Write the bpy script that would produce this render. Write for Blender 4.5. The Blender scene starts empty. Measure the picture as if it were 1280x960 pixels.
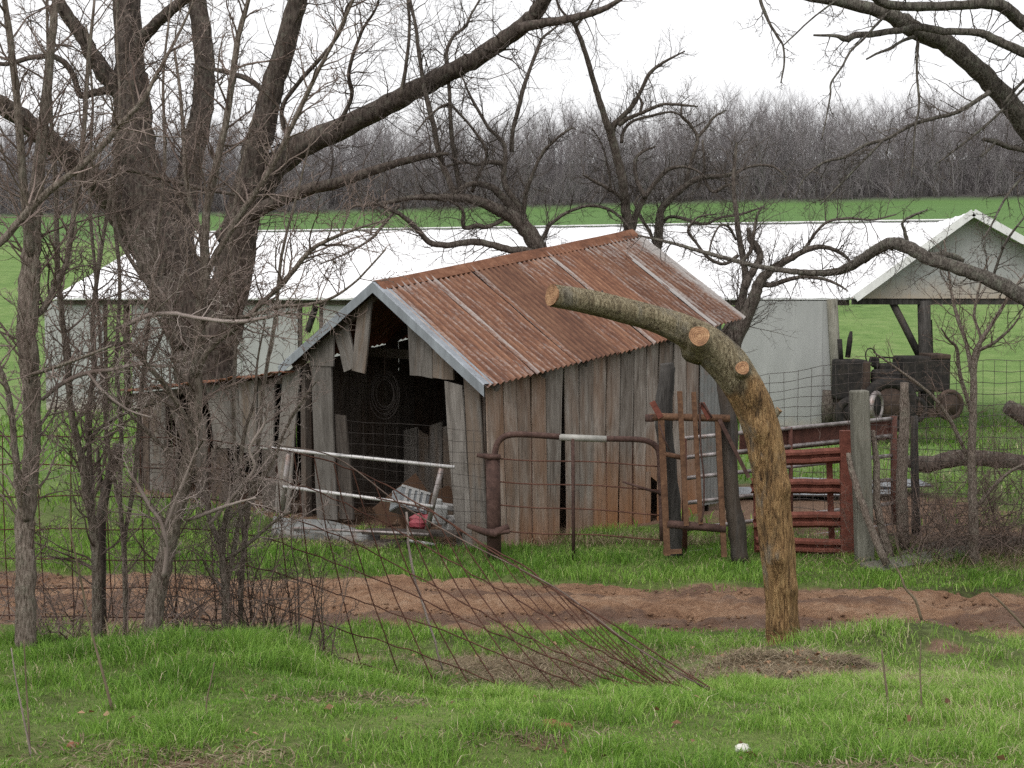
import bpy, math, random
import numpy as np
from mathutils import Vector, Matrix
from math import radians as R_, sin, cos, pi

SC = bpy.context.scene
COL = SC.collection
# ------------------------------------------------------------------ camera, sky, sun, exposure
FPX, HZ, CAMH = 1758.0, 375.0, 3.2          # focal length in 1280-px units, horizon row, eye height
PITCH = math.atan((480 - HZ) / FPX)
cam = bpy.data.cameras.new('camera')
cam.sensor_width = 36; cam.lens = 36 * FPX / 1280
cam.clip_start = 0.1; cam.clip_end = 3000
camo = bpy.data.objects.new('camera', cam); COL.objects.link(camo)
camo.location = (0, 0, CAMH); camo.rotation_euler = (pi / 2 - PITCH, 0, 0)
SC.camera = camo

SUN_EL, SUN_AZ = R_(52), R_(205)
wd = bpy.data.worlds.new('World'); SC.world = wd; wd.use_nodes = True
wn = wd.node_tree; wn.nodes.clear()
sky = wn.nodes.new('ShaderNodeTexSky'); sky.sky_type = 'NISHITA'; sky.sun_disc = False
sky.sun_elevation = SUN_EL; sky.sun_rotation = SUN_AZ
sky.air_density = 1.0; sky.dust_density = 6.0; sky.ozone_density = 1.0
hs = wn.nodes.new('ShaderNodeHueSaturation'); hs.inputs['Saturation'].default_value = 0.10
mxw = wn.nodes.new('ShaderNodeMix'); mxw.data_type = 'RGBA'; mxw.inputs[0].default_value = 0.55
mxw.inputs[7].default_value = (9.4, 9.4, 9.5, 1)      # even cloud cover
bg = wn.nodes.new('ShaderNodeBackground'); bg.inputs[1].default_value = 0.15
wo = wn.nodes.new('ShaderNodeOutputWorld')
wn.links.new(sky.outputs[0], hs.inputs['Color']); wn.links.new(hs.outputs[0], mxw.inputs[6])
wn.links.new(mxw.outputs[2], bg.inputs[0]); wn.links.new(bg.outputs[0], wo.inputs[0])
sl = bpy.data.lights.new('sun', 'SUN'); sl.energy = 0.9; sl.angle = R_(25); sl.color = (1, .96, .9)
so = bpy.data.objects.new('sun', sl); COL.objects.link(so)
so.rotation_euler = (pi / 2 - SUN_EL, 0, pi - SUN_AZ)
vs = SC.view_settings
vs.view_transform = 'Standard'; vs.look = 'None'; vs.exposure = 0.22; vs.gamma = 1.0; vs.use_curve_mapping = False
SC.render.engine = 'CYCLES'
SC.cycles.max_bounces = 6; SC.cycles.transparent_max_bounces = 8
SC.cycles.use_denoising = False

# ------------------------------------------------------------------ picture -> place
def ray(px, py):
    a = (px - 640) / FPX; b = -(py - 480) / FPX
    return Vector((a, cos(PITCH) + b * sin(PITCH), -sin(PITCH) + b * cos(PITCH)))
def P(px, py, Y):
    d = ray(px, py); d = d * (Y / d.y)
    return Vector((d.x, d.y, d.z + CAMH))
def on_plane(px, py, p0, n):
    d = ray(px, py); o = Vector((0, 0, CAMH))
    return o + d * ((p0 - o).dot(n) / d.dot(n))

# ------------------------------------------------------------------ value noise (numpy)
def _h(ix, iy, s):
    v = np.sin(ix * 127.1 + iy * 311.7 + s * 74.7) * 43758.5453
    return v - np.floor(v)
def vnoise(x, y, s=0):
    ix, iy = np.floor(x), np.floor(y); fx, fy = x - ix, y - iy
    fx = fx * fx * (3 - 2 * fx); fy = fy * fy * (3 - 2 * fy)
    a = _h(ix, iy, s); b = _h(ix + 1, iy, s); c = _h(ix, iy + 1, s); d = _h(ix + 1, iy + 1, s)
    return (a * (1 - fx) + b * fx) * (1 - fy) + (c * (1 - fx) + d * fx) * fy
def fbm(x, y, s=0, o=4):
    t, a, n = 0, .5, 0
    for k in range(o):
        t = t + a * vnoise(x * 2 ** k, y * 2 ** k, s + k); n += a; a *= .5
    return t / n
def sstep(a, b, x):
    t = np.clip((x - a) / (b - a), 0, 1); return t * t * (3 - 2 * t)

# ------------------------------------------------------------------ terrain
LX = [-90, 0, 4.5, 6, 8, 8.8, 10.3, 12.3, 14]; LZ = [1.6, 1.6, 1.6, 1.47, 1.24, 1.02, .38, .06, 0]
CX = [-90, 0, 4.5, 6.1, 7, 8.5, 10, 13];      CZ = [1.6, 1.6, 1.6, 1.47, 1.2, .52, .2, 0]
RX = [-90, 0, 4.5, 6, 7, 8, 9, 10, 11, 12, 13.4]; RZ = [1.6, 1.6, 1.6, 1.42, 1.2, .97, .73, .5, .33, .17, 0]
def terr0(x, y):
    x = np.asarray(x, float); y = np.asarray(y, float)
    def prof(a, b): return sum(np.interp(y + d, a, b) for d in (-.3, -.1, .1, .3)) / 4
    wl = sstep(-.3, -1.5, x); wr = sstep(.2, 1.5, x)
    z = prof(LX, LZ) * wl + prof(RX, RZ) * wr + prof(CX, CZ) * (1 - wl - wr)
    g = lambda cx, cy, sx, sy, a: a * np.exp(-((x - cx) / sx) ** 2 - ((y - cy) / sy) ** 2)
    z = z + g(3.35, 11.3, .8, .7, .27) + g(1.95, 9.7, .5, .35, .13) + g(2.35, 11.3, .35, .35, .06)
    z = z + g(-1.55, 7.4, .5, .7, .07)
    t = np.maximum(y - 40, 0)
    z = z + .113 * np.where(t < 8, t * t / 16, t - 4) + .09 * np.clip(y - 203, 0, 60) - .10 * np.maximum(y - 263, 0)
    z = z + .004 * np.clip(y - 60, 0, 300) * (np.sin(x * .03 + 1.3) * .5)
    z = z - np.minimum(.024 * np.clip(73 - x, 0, 200), 2.5) * sstep(90, 195, y)
    near = sstep(30, 14, y)
    z = z + near * ((fbm(x * 1.3, y * 1.3, 3) - .5) * .10 + (fbm(x * 5, y * 5, 9, 2) - .5) * .045)
    z = z + (1 - near) * (fbm(x * .25, y * .25, 5) - .5) * .35 * sstep(14, 60, y)
    return z
def road_edges(x):
    near = 13.45 - .045 * x + (fbm(x * .8, x * 0 + 3.3, 21) - .5) * .7
    far = 15.95 - .115 * x + (fbm(x * .9, x * 0 + 7.7, 22) - .5) * .5
    return near, far
def terr(x, y):
    n, f = road_edges(np.asarray(x, float))
    return terr0(x, y) - .09 * sstep(0, .25, y - n) * sstep(0, .25, f - y)
def gz(x, y): return float(terr0(np.array([x]), np.array([y]))[0])
def G(px, py):
    d = ray(px, py); t0 = 3.0
    t = t0
    while t < 400:
        p = d * t
        if CAMH + p.z < gz(p.x, p.y): break
        t *= 1.004
    return Vector((d.x * t, d.y * t, CAMH + d.z * t))

# ------------------------------------------------------------------ objects
W = {}
def tag(o, label, cat=None, group=None, kind=None):
    o['label'] = label
    if cat: o['category'] = cat
    if group: o['group'] = group
    if kind: o['kind'] = kind
    return o
def link(o, parent=None, mw=None):
    mw = mw or Matrix.Identity(4)
    COL.objects.link(o)
    if parent is not None:
        o.parent = parent; o.matrix_parent_inverse = W[parent].inverted()
    o.matrix_basis = mw; W[o] = mw
    return o
def thing(name, label, cat, loc, group=None):
    o = bpy.data.objects.new(name, None); o.empty_display_size = .2
    link(o, None, Matrix.Translation(Vector(loc)))
    return tag(o, label, cat, group)
def np_mesh(name, V, F, mat=None, attrs=None, smooth=False):
    """V (n,3); F list of int arrays (m,k) with k 3 or 4"""
    me = bpy.data.meshes.new(name)
    V = np.asarray(V, np.float32)
    me.vertices.add(len(V)); me.vertices.foreach_set('co', V.ravel())
    F = [np.asarray(f, np.int32) for f in F if len(f)]
    nl = sum(f.size for f in F); npol = sum(len(f) for f in F)
    me.loops.add(nl); me.polygons.add(npol)
    me.loops.foreach_set('vertex_index', np.concatenate([f.ravel() for f in F]))
    tot = np.concatenate([np.full(len(f), f.shape[1], np.int32) for f in F])
    st = np.concatenate([[0], np.cumsum(tot)[:-1]]).astype(np.int32)
    me.polygons.foreach_set('loop_start', st)
    me.update(calc_edges=True)
    if smooth: me.polygons.foreach_set('use_smooth', np.ones(npol, bool))
    for k, v in (attrs or {}).items():
        a = me.attributes.new(k, 'FLOAT', 'POINT'); a.data.foreach_set('value', np.asarray(v, np.float32))
    if mat: me.materials.append(mat)
    return me
def py_mesh(name, verts, faces, mat=None, smooth=False):
    me = bpy.data.meshes.new(name); me.from_pydata([tuple(v) for v in verts], [], faces); me.update()
    if smooth:
        for p in me.polygons: p.use_smooth = True
    if mat: me.materials.append(mat)
    return me
def obj(name, verts, faces, mat, parent=None, origin=None, smooth=False):
    """world-space verts -> an object whose origin sits at `origin` (default: lowest centre)"""
    if origin is None:
        xs = [v[0] for v in verts]; ys = [v[1] for v in verts]; zs = [v[2] for v in verts]
        origin = Vector(((min(xs) + max(xs)) / 2, (min(ys) + max(ys)) / 2, min(zs)))
    origin = Vector(origin)
    me = py_mesh(name, [Vector(v) - origin for v in verts], faces, mat, smooth)
    return link(bpy.data.objects.new(name, me), parent, Matrix.Translation(origin))

def catmull(pts, n):
    """pts: list of tuples (any length); n samples per span"""
    A = [np.array(p, float) for p in pts]
    A = [2 * A[0] - A[1]] + A + [2 * A[-1] - A[-2]]
    out = []
    for i in range(1, len(A) - 2):
        p0, p1, p2, p3 = A[i - 1:i + 3]
        for k in range(n):
            t = k / n
            out.append(.5 * (2 * p1 + (p2 - p0) * t + (2 * p0 - 5 * p1 + 4 * p2 - p3) * t * t + (3 * p1 - p0 - 3 * p2 + p3) * t ** 3))
    out.append(A[-2]); return out

class Tubes:
    def __init__(s): s.g = {}
    def add(s, pts, rad, n=3):
        s.g.setdefault((len(pts), n), []).append((pts, rad))
    def arrays(s, rough=0.0, seed=1):
        rng = np.random.default_rng(seed)
        VV, FF, off = [], [], 0
        for (m, n), L in s.g.items():
            Pn = np.array([[tuple(p) for p in q[0]] for q in L], float); Rn = np.array([q[1] for q in L], float)
            T = np.gradient(Pn, axis=1); T /= np.linalg.norm(T, axis=2, keepdims=True) + 1e-9
            mean = np.abs(T.mean(1)); ax = mean.argmin(1)
            ref = np.eye(3)[ax][:, None, :]
            N = np.cross(T, ref); N /= np.linalg.norm(N, axis=2, keepdims=True) + 1e-9
            B = np.cross(T, N)
            ang = np.arange(n) * 2 * pi / n
            c, si = np.cos(ang), np.sin(ang)
            rr = Rn[:, :, None]
            if rough and n > 6:
                rr = rr * (1 + rough * rng.normal(size=(len(L), m, n)) * .45 + rough * 1.1 * rng.normal(size=(len(L), 1, n)) + rough * .35 * rng.normal(size=(len(L), m, 1)))
            V = Pn[:, :, None, :] + rr[..., None] * (N[:, :, None, :] * c[None, None, :, None] + B[:, :, None, :] * si[None, None, :, None])
            idx = np.arange(len(L) * m * n).reshape(len(L), m, n) + off
            a = idx[:, :-1, :]; b = idx[:, 1:, :]
            f = np.stack([a, np.roll(a, -1, 2), np.roll(b, -1, 2), b], -1).reshape(-1, 4)
            VV.append(V.reshape(-1, 3)); FF.append(f); off += len(L) * m * n
            if n > 4:
                e = idx[:, -1, :].reshape(-1, n); FF.append(e); FF.append(idx[:, 0, ::-1].reshape(-1, n))
        return np.concatenate(VV), FF
    def obj(s, name, mat, parent=None, origin=(0, 0, 0), rough=0.0, smooth=True):
        V, F = s.arrays(rough)
        me = np_mesh(name, V - np.array(origin), F, mat, smooth=smooth)
        return link(bpy.data.objects.new(name, me), parent, Matrix.Translation(Vector(origin)))

def tube(name, pts, r, mat, parent=None, n=8, origin=None, smooth=True):
    t = Tubes(); rad = r if hasattr(r, '__len__') else [r] * len(pts)
    t.add([tuple(p) for p in pts], rad, max(n, 5))
    if origin is None: origin = min((Vector(p) for p in pts), key=lambda p: p.z)
    return t.obj(name, mat, parent, tuple(origin), smooth=smooth)
def beam_vf(p, q, w, t, side=None):
    """box from p to q; w along `side`, t across"""
    p, q = Vector(p), Vector(q); d = (q - p).normalized()
    s = Vector(side) if side is not None else Vector((1, 0, 0))
    s = (s - d * s.dot(d)).normalized(); u = d.cross(s)
    V = [c + s * a * w / 2 + u * b * t / 2 for c in (p, q) for a, b in ((-1, -1), (1, -1), (1, 1), (-1, 1))]
    return V, [(0, 3, 2, 1), (4, 5, 6, 7), (0, 1, 5, 4), (1, 2, 6, 5), (2, 3, 7, 6), (3, 0, 4, 7)]
def beam(name, p, q, w, t, mat, parent=None, side=None):
    V, F = beam_vf(p, q, w, t, side); return obj(name, V, F, mat, parent)

RND = random.Random(7)
def plank(name, bl, br, tr, tl, thick, nrm, mat, parent, segs=4, jag=.006, stain=None):
    """board with its face corners given in the place; local z runs along the board, so the grain follows it"""
    bl, br, tr, tl = map(Vector, (bl, br, tr, tl)); nrm = Vector(nrm).normalized()
    org = (bl + br) / 2; z = ((tl + tr) / 2 - org).normalized(); x = (br - bl); x = (x - z * x.dot(z)).normalized(); y = z.cross(x)
    V, F = [], []
    bow = RND.uniform(-.012, .012)
    for k in range(segs + 1):
        t = k / segs
        l = bl.lerp(tl, t) + x * RND.uniform(-jag, jag); r = br.lerp(tr, t) + x * RND.uniform(-jag, jag)
        o = nrm * (bow * sin(t * pi))
        V += [l + o, r + o, r + o - nrm * thick, l + o - nrm * thick]
    for k in range(segs):
        a = 4 * k
        for j in range(4):
            F.append((a + j, a + (j + 1) % 4, a + 4 + (j + 1) % 4, a + 4 + j))
    F.append((3, 2, 1, 0)); e = 4 * segs; F.append((e, e + 1, e + 2, e + 3))
    mw = Matrix((x, y, z)).transposed().to_4x4(); mw.translation = org
    inv = mw.inverted()
    me = py_mesh(name, [inv @ v for v in V], F, mat)
    if stain is not None:
        me.attributes.new('stain', 'FLOAT', 'POINT').data.foreach_set('value', [stain] * len(V))
    return link(bpy.data.objects.new(name, me), parent, mw)

# ------------------------------------------------------------------ materials
class NB:
    def __init__(s, name):
        s.m = bpy.data.materials.new(name); s.m.use_nodes = True; s.t = s.m.node_tree; s.t.nodes.clear()
        s.out = s.n('ShaderNodeOutputMaterial'); s.b = s.n('ShaderNodeBsdfPrincipled')
        s.l(s.b.outputs[0], s.out.inputs[0]); s.b.inputs['Roughness'].default_value = .85
    def n(s, t): return s.t.nodes.new(t)
    def l(s, a, b): s.t.links.new(a, b)
    def put(s, v, i):
        if isinstance(v, (int, float)): i.default_value = v
        elif isinstance(v, tuple): i.default_value = v if len(v) == 4 or len(i.default_value) == 3 else v + (1,)
        else: s.l(v, i)
    def coord(s, k='Object'): return s.n('ShaderNodeTexCoord').outputs[k]
    def pos(s): return s.n('ShaderNodeNewGeometry').outputs['Position']
    def rnd(s): return s.n('ShaderNodeObjectInfo').outputs['Random']
    def attr(s, k):
        a = s.n('ShaderNodeAttribute'); a.attribute_name = k; return a.outputs['Fac']
    def map(s, v, sc=(1, 1, 1), loc=None):
        m = s.n('ShaderNodeMapping'); s.l(v, m.inputs[0]); m.inputs['Scale'].default_value = sc
        if loc is not None: s.put(loc, m.inputs['Location'])
        return m.outputs[0]
    def noise(s, v, scale=5, det=4, rough=.55, dist=0):
        m = s.n('ShaderNodeTexNoise'); s.l(v, m.inputs['Vector']); m.inputs['Scale'].default_value = scale
        m.inputs['Detail'].default_value = det; m.inputs['Roughness'].default_value = rough; m.inputs['Distortion'].default_value = dist
        return m.outputs['Fac']
    def vor(s, v, scale=5, f='F1'):
        m = s.n('ShaderNodeTexVoronoi'); m.feature = f; s.l(v, m.inputs['Vector']); m.inputs['Scale'].default_value = scale
        return m.outputs['Distance']
    def ramp(s, f, stops):
        m = s.n('ShaderNodeValToRGB'); s.put(f, m.inputs[0]); e = m.color_ramp.elements
        while len(e) < len(stops): e.new(.5)
        for k, (p, c) in enumerate(stops):
            e[k].position = p; e[k].color = (c if isinstance(c, tuple) else (c, c, c)) + (1,)
        return m.outputs[0]
    def mix(s, f, a, b, mode='MIX'):
        m = s.n('ShaderNodeMix'); m.data_type = 'RGBA'; m.blend_type = mode
        s.put(f, m.inputs[0]); s.put(a, m.inputs[6]); s.put(b, m.inputs[7]); return m.outputs[2]
    def math(s, op, a, b=0.0, clamp=False):
        m = s.n('ShaderNodeMath'); m.operation = op; m.use_clamp = clamp; s.put(a, m.inputs[0]); s.put(b, m.inputs[1]); return m.outputs[0]
    def sep(s, v):
        m = s.n('ShaderNodeSeparateXYZ'); s.l(v, m.inputs[0]); return m.outputs
    def comb(s, x=0., y=0., z=0.):
        m = s.n('ShaderNodeCombineXYZ'); s.put(x, m.inputs[0]); s.put(y, m.inputs[1]); s.put(z, m.inputs[2]); return m.outputs[0]
    def vadd(s, a, b):
        m = s.n('ShaderNodeVectorMath'); s.put(a, m.inputs[0]); s.put(b, m.inputs[1]); return m.outputs[0]
    def bump(s, h, st=.4, d=.01):
        m = s.n('ShaderNodeBump'); m.inputs['Strength'].default_value = st; m.inputs['Distance'].default_value = d
        s.l(h, m.inputs['Height']); s.l(m.outputs[0], s.b.inputs['Normal'])
    def fin(s, col, rough=None, metal=None, spec=None):
        s.put(col, s.b.inputs['Base Color'])
        if rough is not None: s.put(rough, s.b.inputs['Roughness'])
        if metal is not None: s.put(metal, s.b.inputs['Metallic'])
        if spec is not None: s.b.inputs['Specular IOR Level'].default_value = spec
        return s.m

def m_wood(name, dark, mid, light, brown, stain=True, brownness=.5):
    b = NB(name); r = b.rnd(); off = b.comb(b.math('MULTIPLY', r, 37.), b.math('MULTIPLY', r, 91.), b.math('MULTIPLY', r, 13.))
    v = b.vadd(b.coord(), off)
    g1 = b.noise(b.map(v, (60, 60, 2.2)), 1, 5, .65, .4)
    g2 = b.noise(b.map(v, (6, 6, 1.3)), 1, 5, .65, .8)
    col = b.ramp(b.math('ADD', b.math('MULTIPLY', g1, .42), b.math('MULTIPLY', g2, .62)), [(.28, dark), (.46, mid), (.68, light)])
    bn = b.noise(b.map(v, (5, 5, .9)), 1, 4, .6)
    fb = b.ramp(b.math('ADD', bn, b.math('MULTIPLY', b.math('SUBTRACT', r, .5), .42)), [(.56 - brownness * .2, 0.), (.70, 1.)])
    col = b.mix(b.math('MULTIPLY', fb, .85), col, b.mix(.62, col, brown))
    tone = b.math('ADD', .70, b.math('MULTIPLY', b.math('FRACT', b.math('MULTIPLY', r, 7.3)), .46))
    col = b.mix(1., col, b.comb(tone, tone, tone), 'MULTIPLY')
    if stain:
        z = b.sep(b.coord())[2]
        sn = b.noise(b.map(v, (7, 7, 2)), 1, 4, .6)
        f = b.math('SUBTRACT', b.math('ADD', b.math('MULTIPLY', b.attr('stain'), .5), b.math('MULTIPLY', sn, .75)), b.math('ADD', .22, b.math('MULTIPLY', z, .75)), True)
        col = b.mix(b.math('MULTIPLY', f, .85, True), col, (.30, .13, .052))
    # nail-streaks and dark checks
    ck = b.noise(b.map(v, (90, 90, 1.1)), 1, 3, .5)
    col = b.mix(b.ramp(ck, [(.30, .75), (.38, 0.)]), col, (.02, .017, .015))
    b.bump(b.math('ADD', g1, b.math('MULTIPLY', ck, .8)), .7, .012)
    return b.fin(col, .92, spec=.2)
M = {}
M['plank'] = m_wood('weathered_plank', (.055, .042, .034), (.19, .160, .137), (.385, .35, .315), (.185, .088, .04), True, .95)
M['plank_gray'] = m_wood('grey_plank', (.042, .036, .032), (.112, .10, .089), (.205, .188, .172), (.15, .10, .065), False, .2)
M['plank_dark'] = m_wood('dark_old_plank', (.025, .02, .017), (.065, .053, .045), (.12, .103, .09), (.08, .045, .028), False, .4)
M['post_gray'] = m_wood('grey_post_wood', (.045, .042, .033), (.13, .125, .102), (.22, .213, .18), (.15, .13, .09), False, .1)

def m_bark(name, a, b_, c, sc=1.0, lichen=.0, bump=.8):
    b = NB(name); v = b.coord()
    n1 = b.noise(b.map(v, (16 * sc, 16 * sc, 4 * sc)), 1, 6, .7, 1.0)
    w = b.vor(b.map(b.vadd(v, b.comb(0., 0., 0.)), (22 * sc, 22 * sc, 5 * sc)), 1)
    h = b.math('ADD', b.math('MULTIPLY', n1, .7), b.math('MULTIPLY', w, .5))
    col = b.ramp(h, [(.25, a), (.5, b_), (.8, c)])
    if lichen:
        ln = b.noise(v, 9, 5, .7)
        col = b.mix(b.math('MULTIPLY', b.ramp(ln, [(.52, 0.), (.64, 1.)]), lichen), col, (.20, .215, .165))
    b.bump(h, bump, .03)
    return b.fin(col, .95, spec=.15)
M['bark_oak'] = m_bark('dark_oak_bark', (.014, .010, .009), (.048, .037, .032), (.105, .085, .073), 1.0, .2, 1.0)
M['bark_mid'] = m_bark('gnarled_bark', (.022, .017, .014), (.066, .052, .044), (.135, .115, .10), 2.0, .25)
M['bark_limb'] = m_bark('lichen_limb_bark', (.020, .017, .015), (.066, .056, .048), (.145, .13, .112), 2.5, .35, 1.0)
M['bark_hedge'] = m_bark('hedge_bark', (.045, .034, .027), (.12, .094, .077), (.24, .20, .17), 4.0, .25)
def m_twig(name, c1, c2):
    b = NB(name); n = b.noise(b.coord(), 2.3, 3, .6)
    return b.fin(b.ramp(n, [(.35, c1), (.65, c2)]), .9, spec=.2)
M['twig_oak'] = m_twig('oak_twig', (.05, .04, .034), (.12, .095, .085))
M['twig_mid'] = m_twig('gnarled_twig', (.045, .036, .03), (.11, .092, .08))
M['twig_hedge'] = m_twig('hedge_twig', (.085, .058, .047), (.26, .205, .18))
M['twig_pale'] = m_twig('pale_dead_twig', (.14, .105, .09), (.32, .27, .245))
M['twig_brush'] = m_twig('brush_twig', (.075, .052, .042), (.17, .128, .108))
M['forest'] = m_twig('far_haze_grey_branches', (.165, .148, .151), (.215, .197, .20))  # bark grey lightened, distance haze put into the colour
M['stalk'] = m_twig('dry_stalk', (.10, .075, .05), (.20, .16, .11))

def m_rust_roof():
    b = NB('rusted_corrugated_sheet'); r = b.rnd(); v = b.coord()
    vo = b.vadd(v, b.comb(b.math('MULTIPLY', r, 31.), b.math('MULTIPLY', r, 17.), 0.))
    n1 = b.noise(b.map(vo, (5, 1.2, 5)), 1, 5, .65); n2 = b.noise(b.map(vo, (40, 8, 40)), 1, 4, .6)
    col = b.ramp(b.math('ADD', b.math('MULTIPLY', n1, .55), b.math('MULTIPLY', n2, .5)), [(.32, (.056, .023, .014)), (.5, (.118, .052, .029)), (.68, (.19, .098, .057))])
    tone = b.math('ADD', .78, b.math('MULTIPLY', b.math('FRACT', b.math('MULTIPLY', r, 5.7)), .42))
    col = b.mix(1., col, b.comb(tone, tone, tone), 'MULTIPLY')
    # galvanising left: streaks down the sheet, more near one lap and where the sheet says so
    st = b.noise(b.map(vo, (26, .7, 1)), 1, 4, .6)
    sp = b.noise(b.map(vo, (70, 14, 1)), 1, 3, .7)
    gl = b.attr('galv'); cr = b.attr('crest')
    col = b.mix(1., col, b.mix(cr, (.62, .58, .56), (1.22, 1.2, 1.2)), 'MULTIPLY')  # corrugation shading painted in: valleys darker like rust, crests paler like wear
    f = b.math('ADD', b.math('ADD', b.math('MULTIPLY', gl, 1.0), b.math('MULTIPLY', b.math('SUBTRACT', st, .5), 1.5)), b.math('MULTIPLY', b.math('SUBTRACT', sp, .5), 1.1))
    f = b.math('ADD', f, b.math('MULTIPLY', b.math('SUBTRACT', cr, .5), .26))  # galvanising favoured on crests, adding to the painted shading
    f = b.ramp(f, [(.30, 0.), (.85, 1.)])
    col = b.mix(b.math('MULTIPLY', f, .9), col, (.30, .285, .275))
    b.bump(n2, .15, .004)
    return b.fin(col, .72, spec=.3)
M['roof'] = m_rust_roof()
def m_galv(name, c1, c2, rough=.5, metal=.35, rust=0.):
    b = NB(name); v = b.coord()
    n = b.noise(b.map(v, (6, 6, 1.5)), 1, 5, .6)
    col = b.ramp(n, [(.35, c1), (.65, c2)])
    if rust:
        q = b.noise(v, 4, 5, .7); col = b.mix(b.math('MULTIPLY', b.ramp(q, [(.52, 0.), (.66, 1.)]), rust), col, (.17, .075, .035))
    b.bump(n, .1, .01)
    return b.fin(col, rough, metal)
M['galv'] = m_galv('galvanised_trim', (.17, .185, .205), (.26, .285, .315), .5, .25)
M['galv_old'] = m_galv('old_galvanised_sheet', (.11, .112, .108), (.19, .193, .188), .65, .1, .35)
M['pipe_silver'] = m_galv('silver_pipe', (.36, .35, .345), (.52, .505, .50), .45, .2, .35)
M['pipe_dull'] = m_galv('dull_steel_pipe', (.12, .10, .095), (.30, .27, .265), .42, .3, .6)
M['galv_ground'] = m_galv('dull_roofing_sheet', (.16, .17, .18), (.27, .285, .30), .55, .2, .15)
def m_rust(name, c1, c2, c3, sc=9):
    b = NB(name); v = b.coord()
    n = b.noise(v, sc, 6, .7); n2 = b.noise(v, sc * 5, 3, .6)
    col = b.ramp(b.math('ADD', b.math('MULTIPLY', n, .7), b.math('MULTIPLY', n2, .3)), [(.34, c1), (.5, c2), (.66, c3)])
    b.bump(n2, .3, .004)
    return b.fin(col, .85, spec=.25)
M['rust'] = m_rust('brown_rust', (.026, .015, .013), (.058, .032, .026), (.105, .063, .052))
M['rust_or'] = m_rust('orange_rust', (.045, .023, .014), (.105, .055, .032), (.185, .105, .06))
M['rust_red'] = m_rust('red_oxide_rail', (.062, .021, .015), (.13, .043, .03), (.20, .075, .053))
M['rust_dark'] = m_rust('dark_red_plate', (.04, .018, .014), (.075, .03, .022), (.115, .05, .036))
M['wire'] = m_rust('rusty_wire', (.034, .014, .010), (.07, .030, .020), (.12, .058, .04), 3)
M['sleeve'] = m_galv('old_pale_sleeve', (.21, .205, .185), (.34, .33, .305), .6, .1, .3)
M['wire_gray'] = m_rust('grey_wire', (.03, .025, .023), (.06, .05, .046), (.11, .095, .088), 3)
M['ridge'] = m_rust('rusted_ridge_cap', (.06, .026, .015), (.13, .055, .03), (.20, .10, .06), 4)
M['iron'] = m_rust('dark_machine_iron', (.008, .007, .007), (.018, .016, .015), (.045, .036, .03), 6)
M['iron_brown'] = m_rust('brown_machine_iron', (.02, .014, .012), (.05, .034, .027), (.09, .06, .045), 5)
M['char'] = m_wood('charred_post', (.010, .009, .009), (.032, .029, .027), (.095, .088, .082), (.07, .05, .035), False, .2)

def m_white(name, c1, c2):
    b = NB(name); v = b.coord(); n = b.noise(b.map(v, (1.1, 1.1, .5)), 1, 5, .6); n2 = b.noise(b.map(v, (8, 8, .6)), 1, 4, .6)
    col = b.ramp(b.math('ADD', b.math('MULTIPLY', n, .6), b.math('MULTIPLY', n2, .4)), [(.36, c1), (.6, c2)])
    return b.fin(col, .55, spec=.4)
M['barn_roof'] = m_white('white_roof_metal', (.66, .66, .67), (.74, .74, .75))
def m_barnwall():
    b = NB('pale_barn_wall'); v = b.coord(); n = b.noise(b.map(v, (1.1, 1.1, .4)), 1, 5, .6); n2 = b.noise(b.map(v, (9, 9, .5)), 1, 4, .6)
    col = b.ramp(b.math('ADD', b.math('MULTIPLY', n, .85), b.math('MULTIPLY', n2, .15)), [(.36, (.25, .255, .25)), (.64, (.34, .345, .338))])
    z = b.sep(v)[2]; q = b.noise(v, 2.5, 4, .6)
    f = b.math('SUBTRACT', b.math('MULTIPLY', q, 1.1), b.math('MULTIPLY', z, 1.1), True)
    col = b.mix(f, col, (.36, .26, .17))
    return b.fin(col, .6, spec=.3)
M['barn_wall'] = m_barnwall()
M['barn_trim'] = m_white('pale_trim', (.55, .55, .54), (.68, .68, .67))

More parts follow.
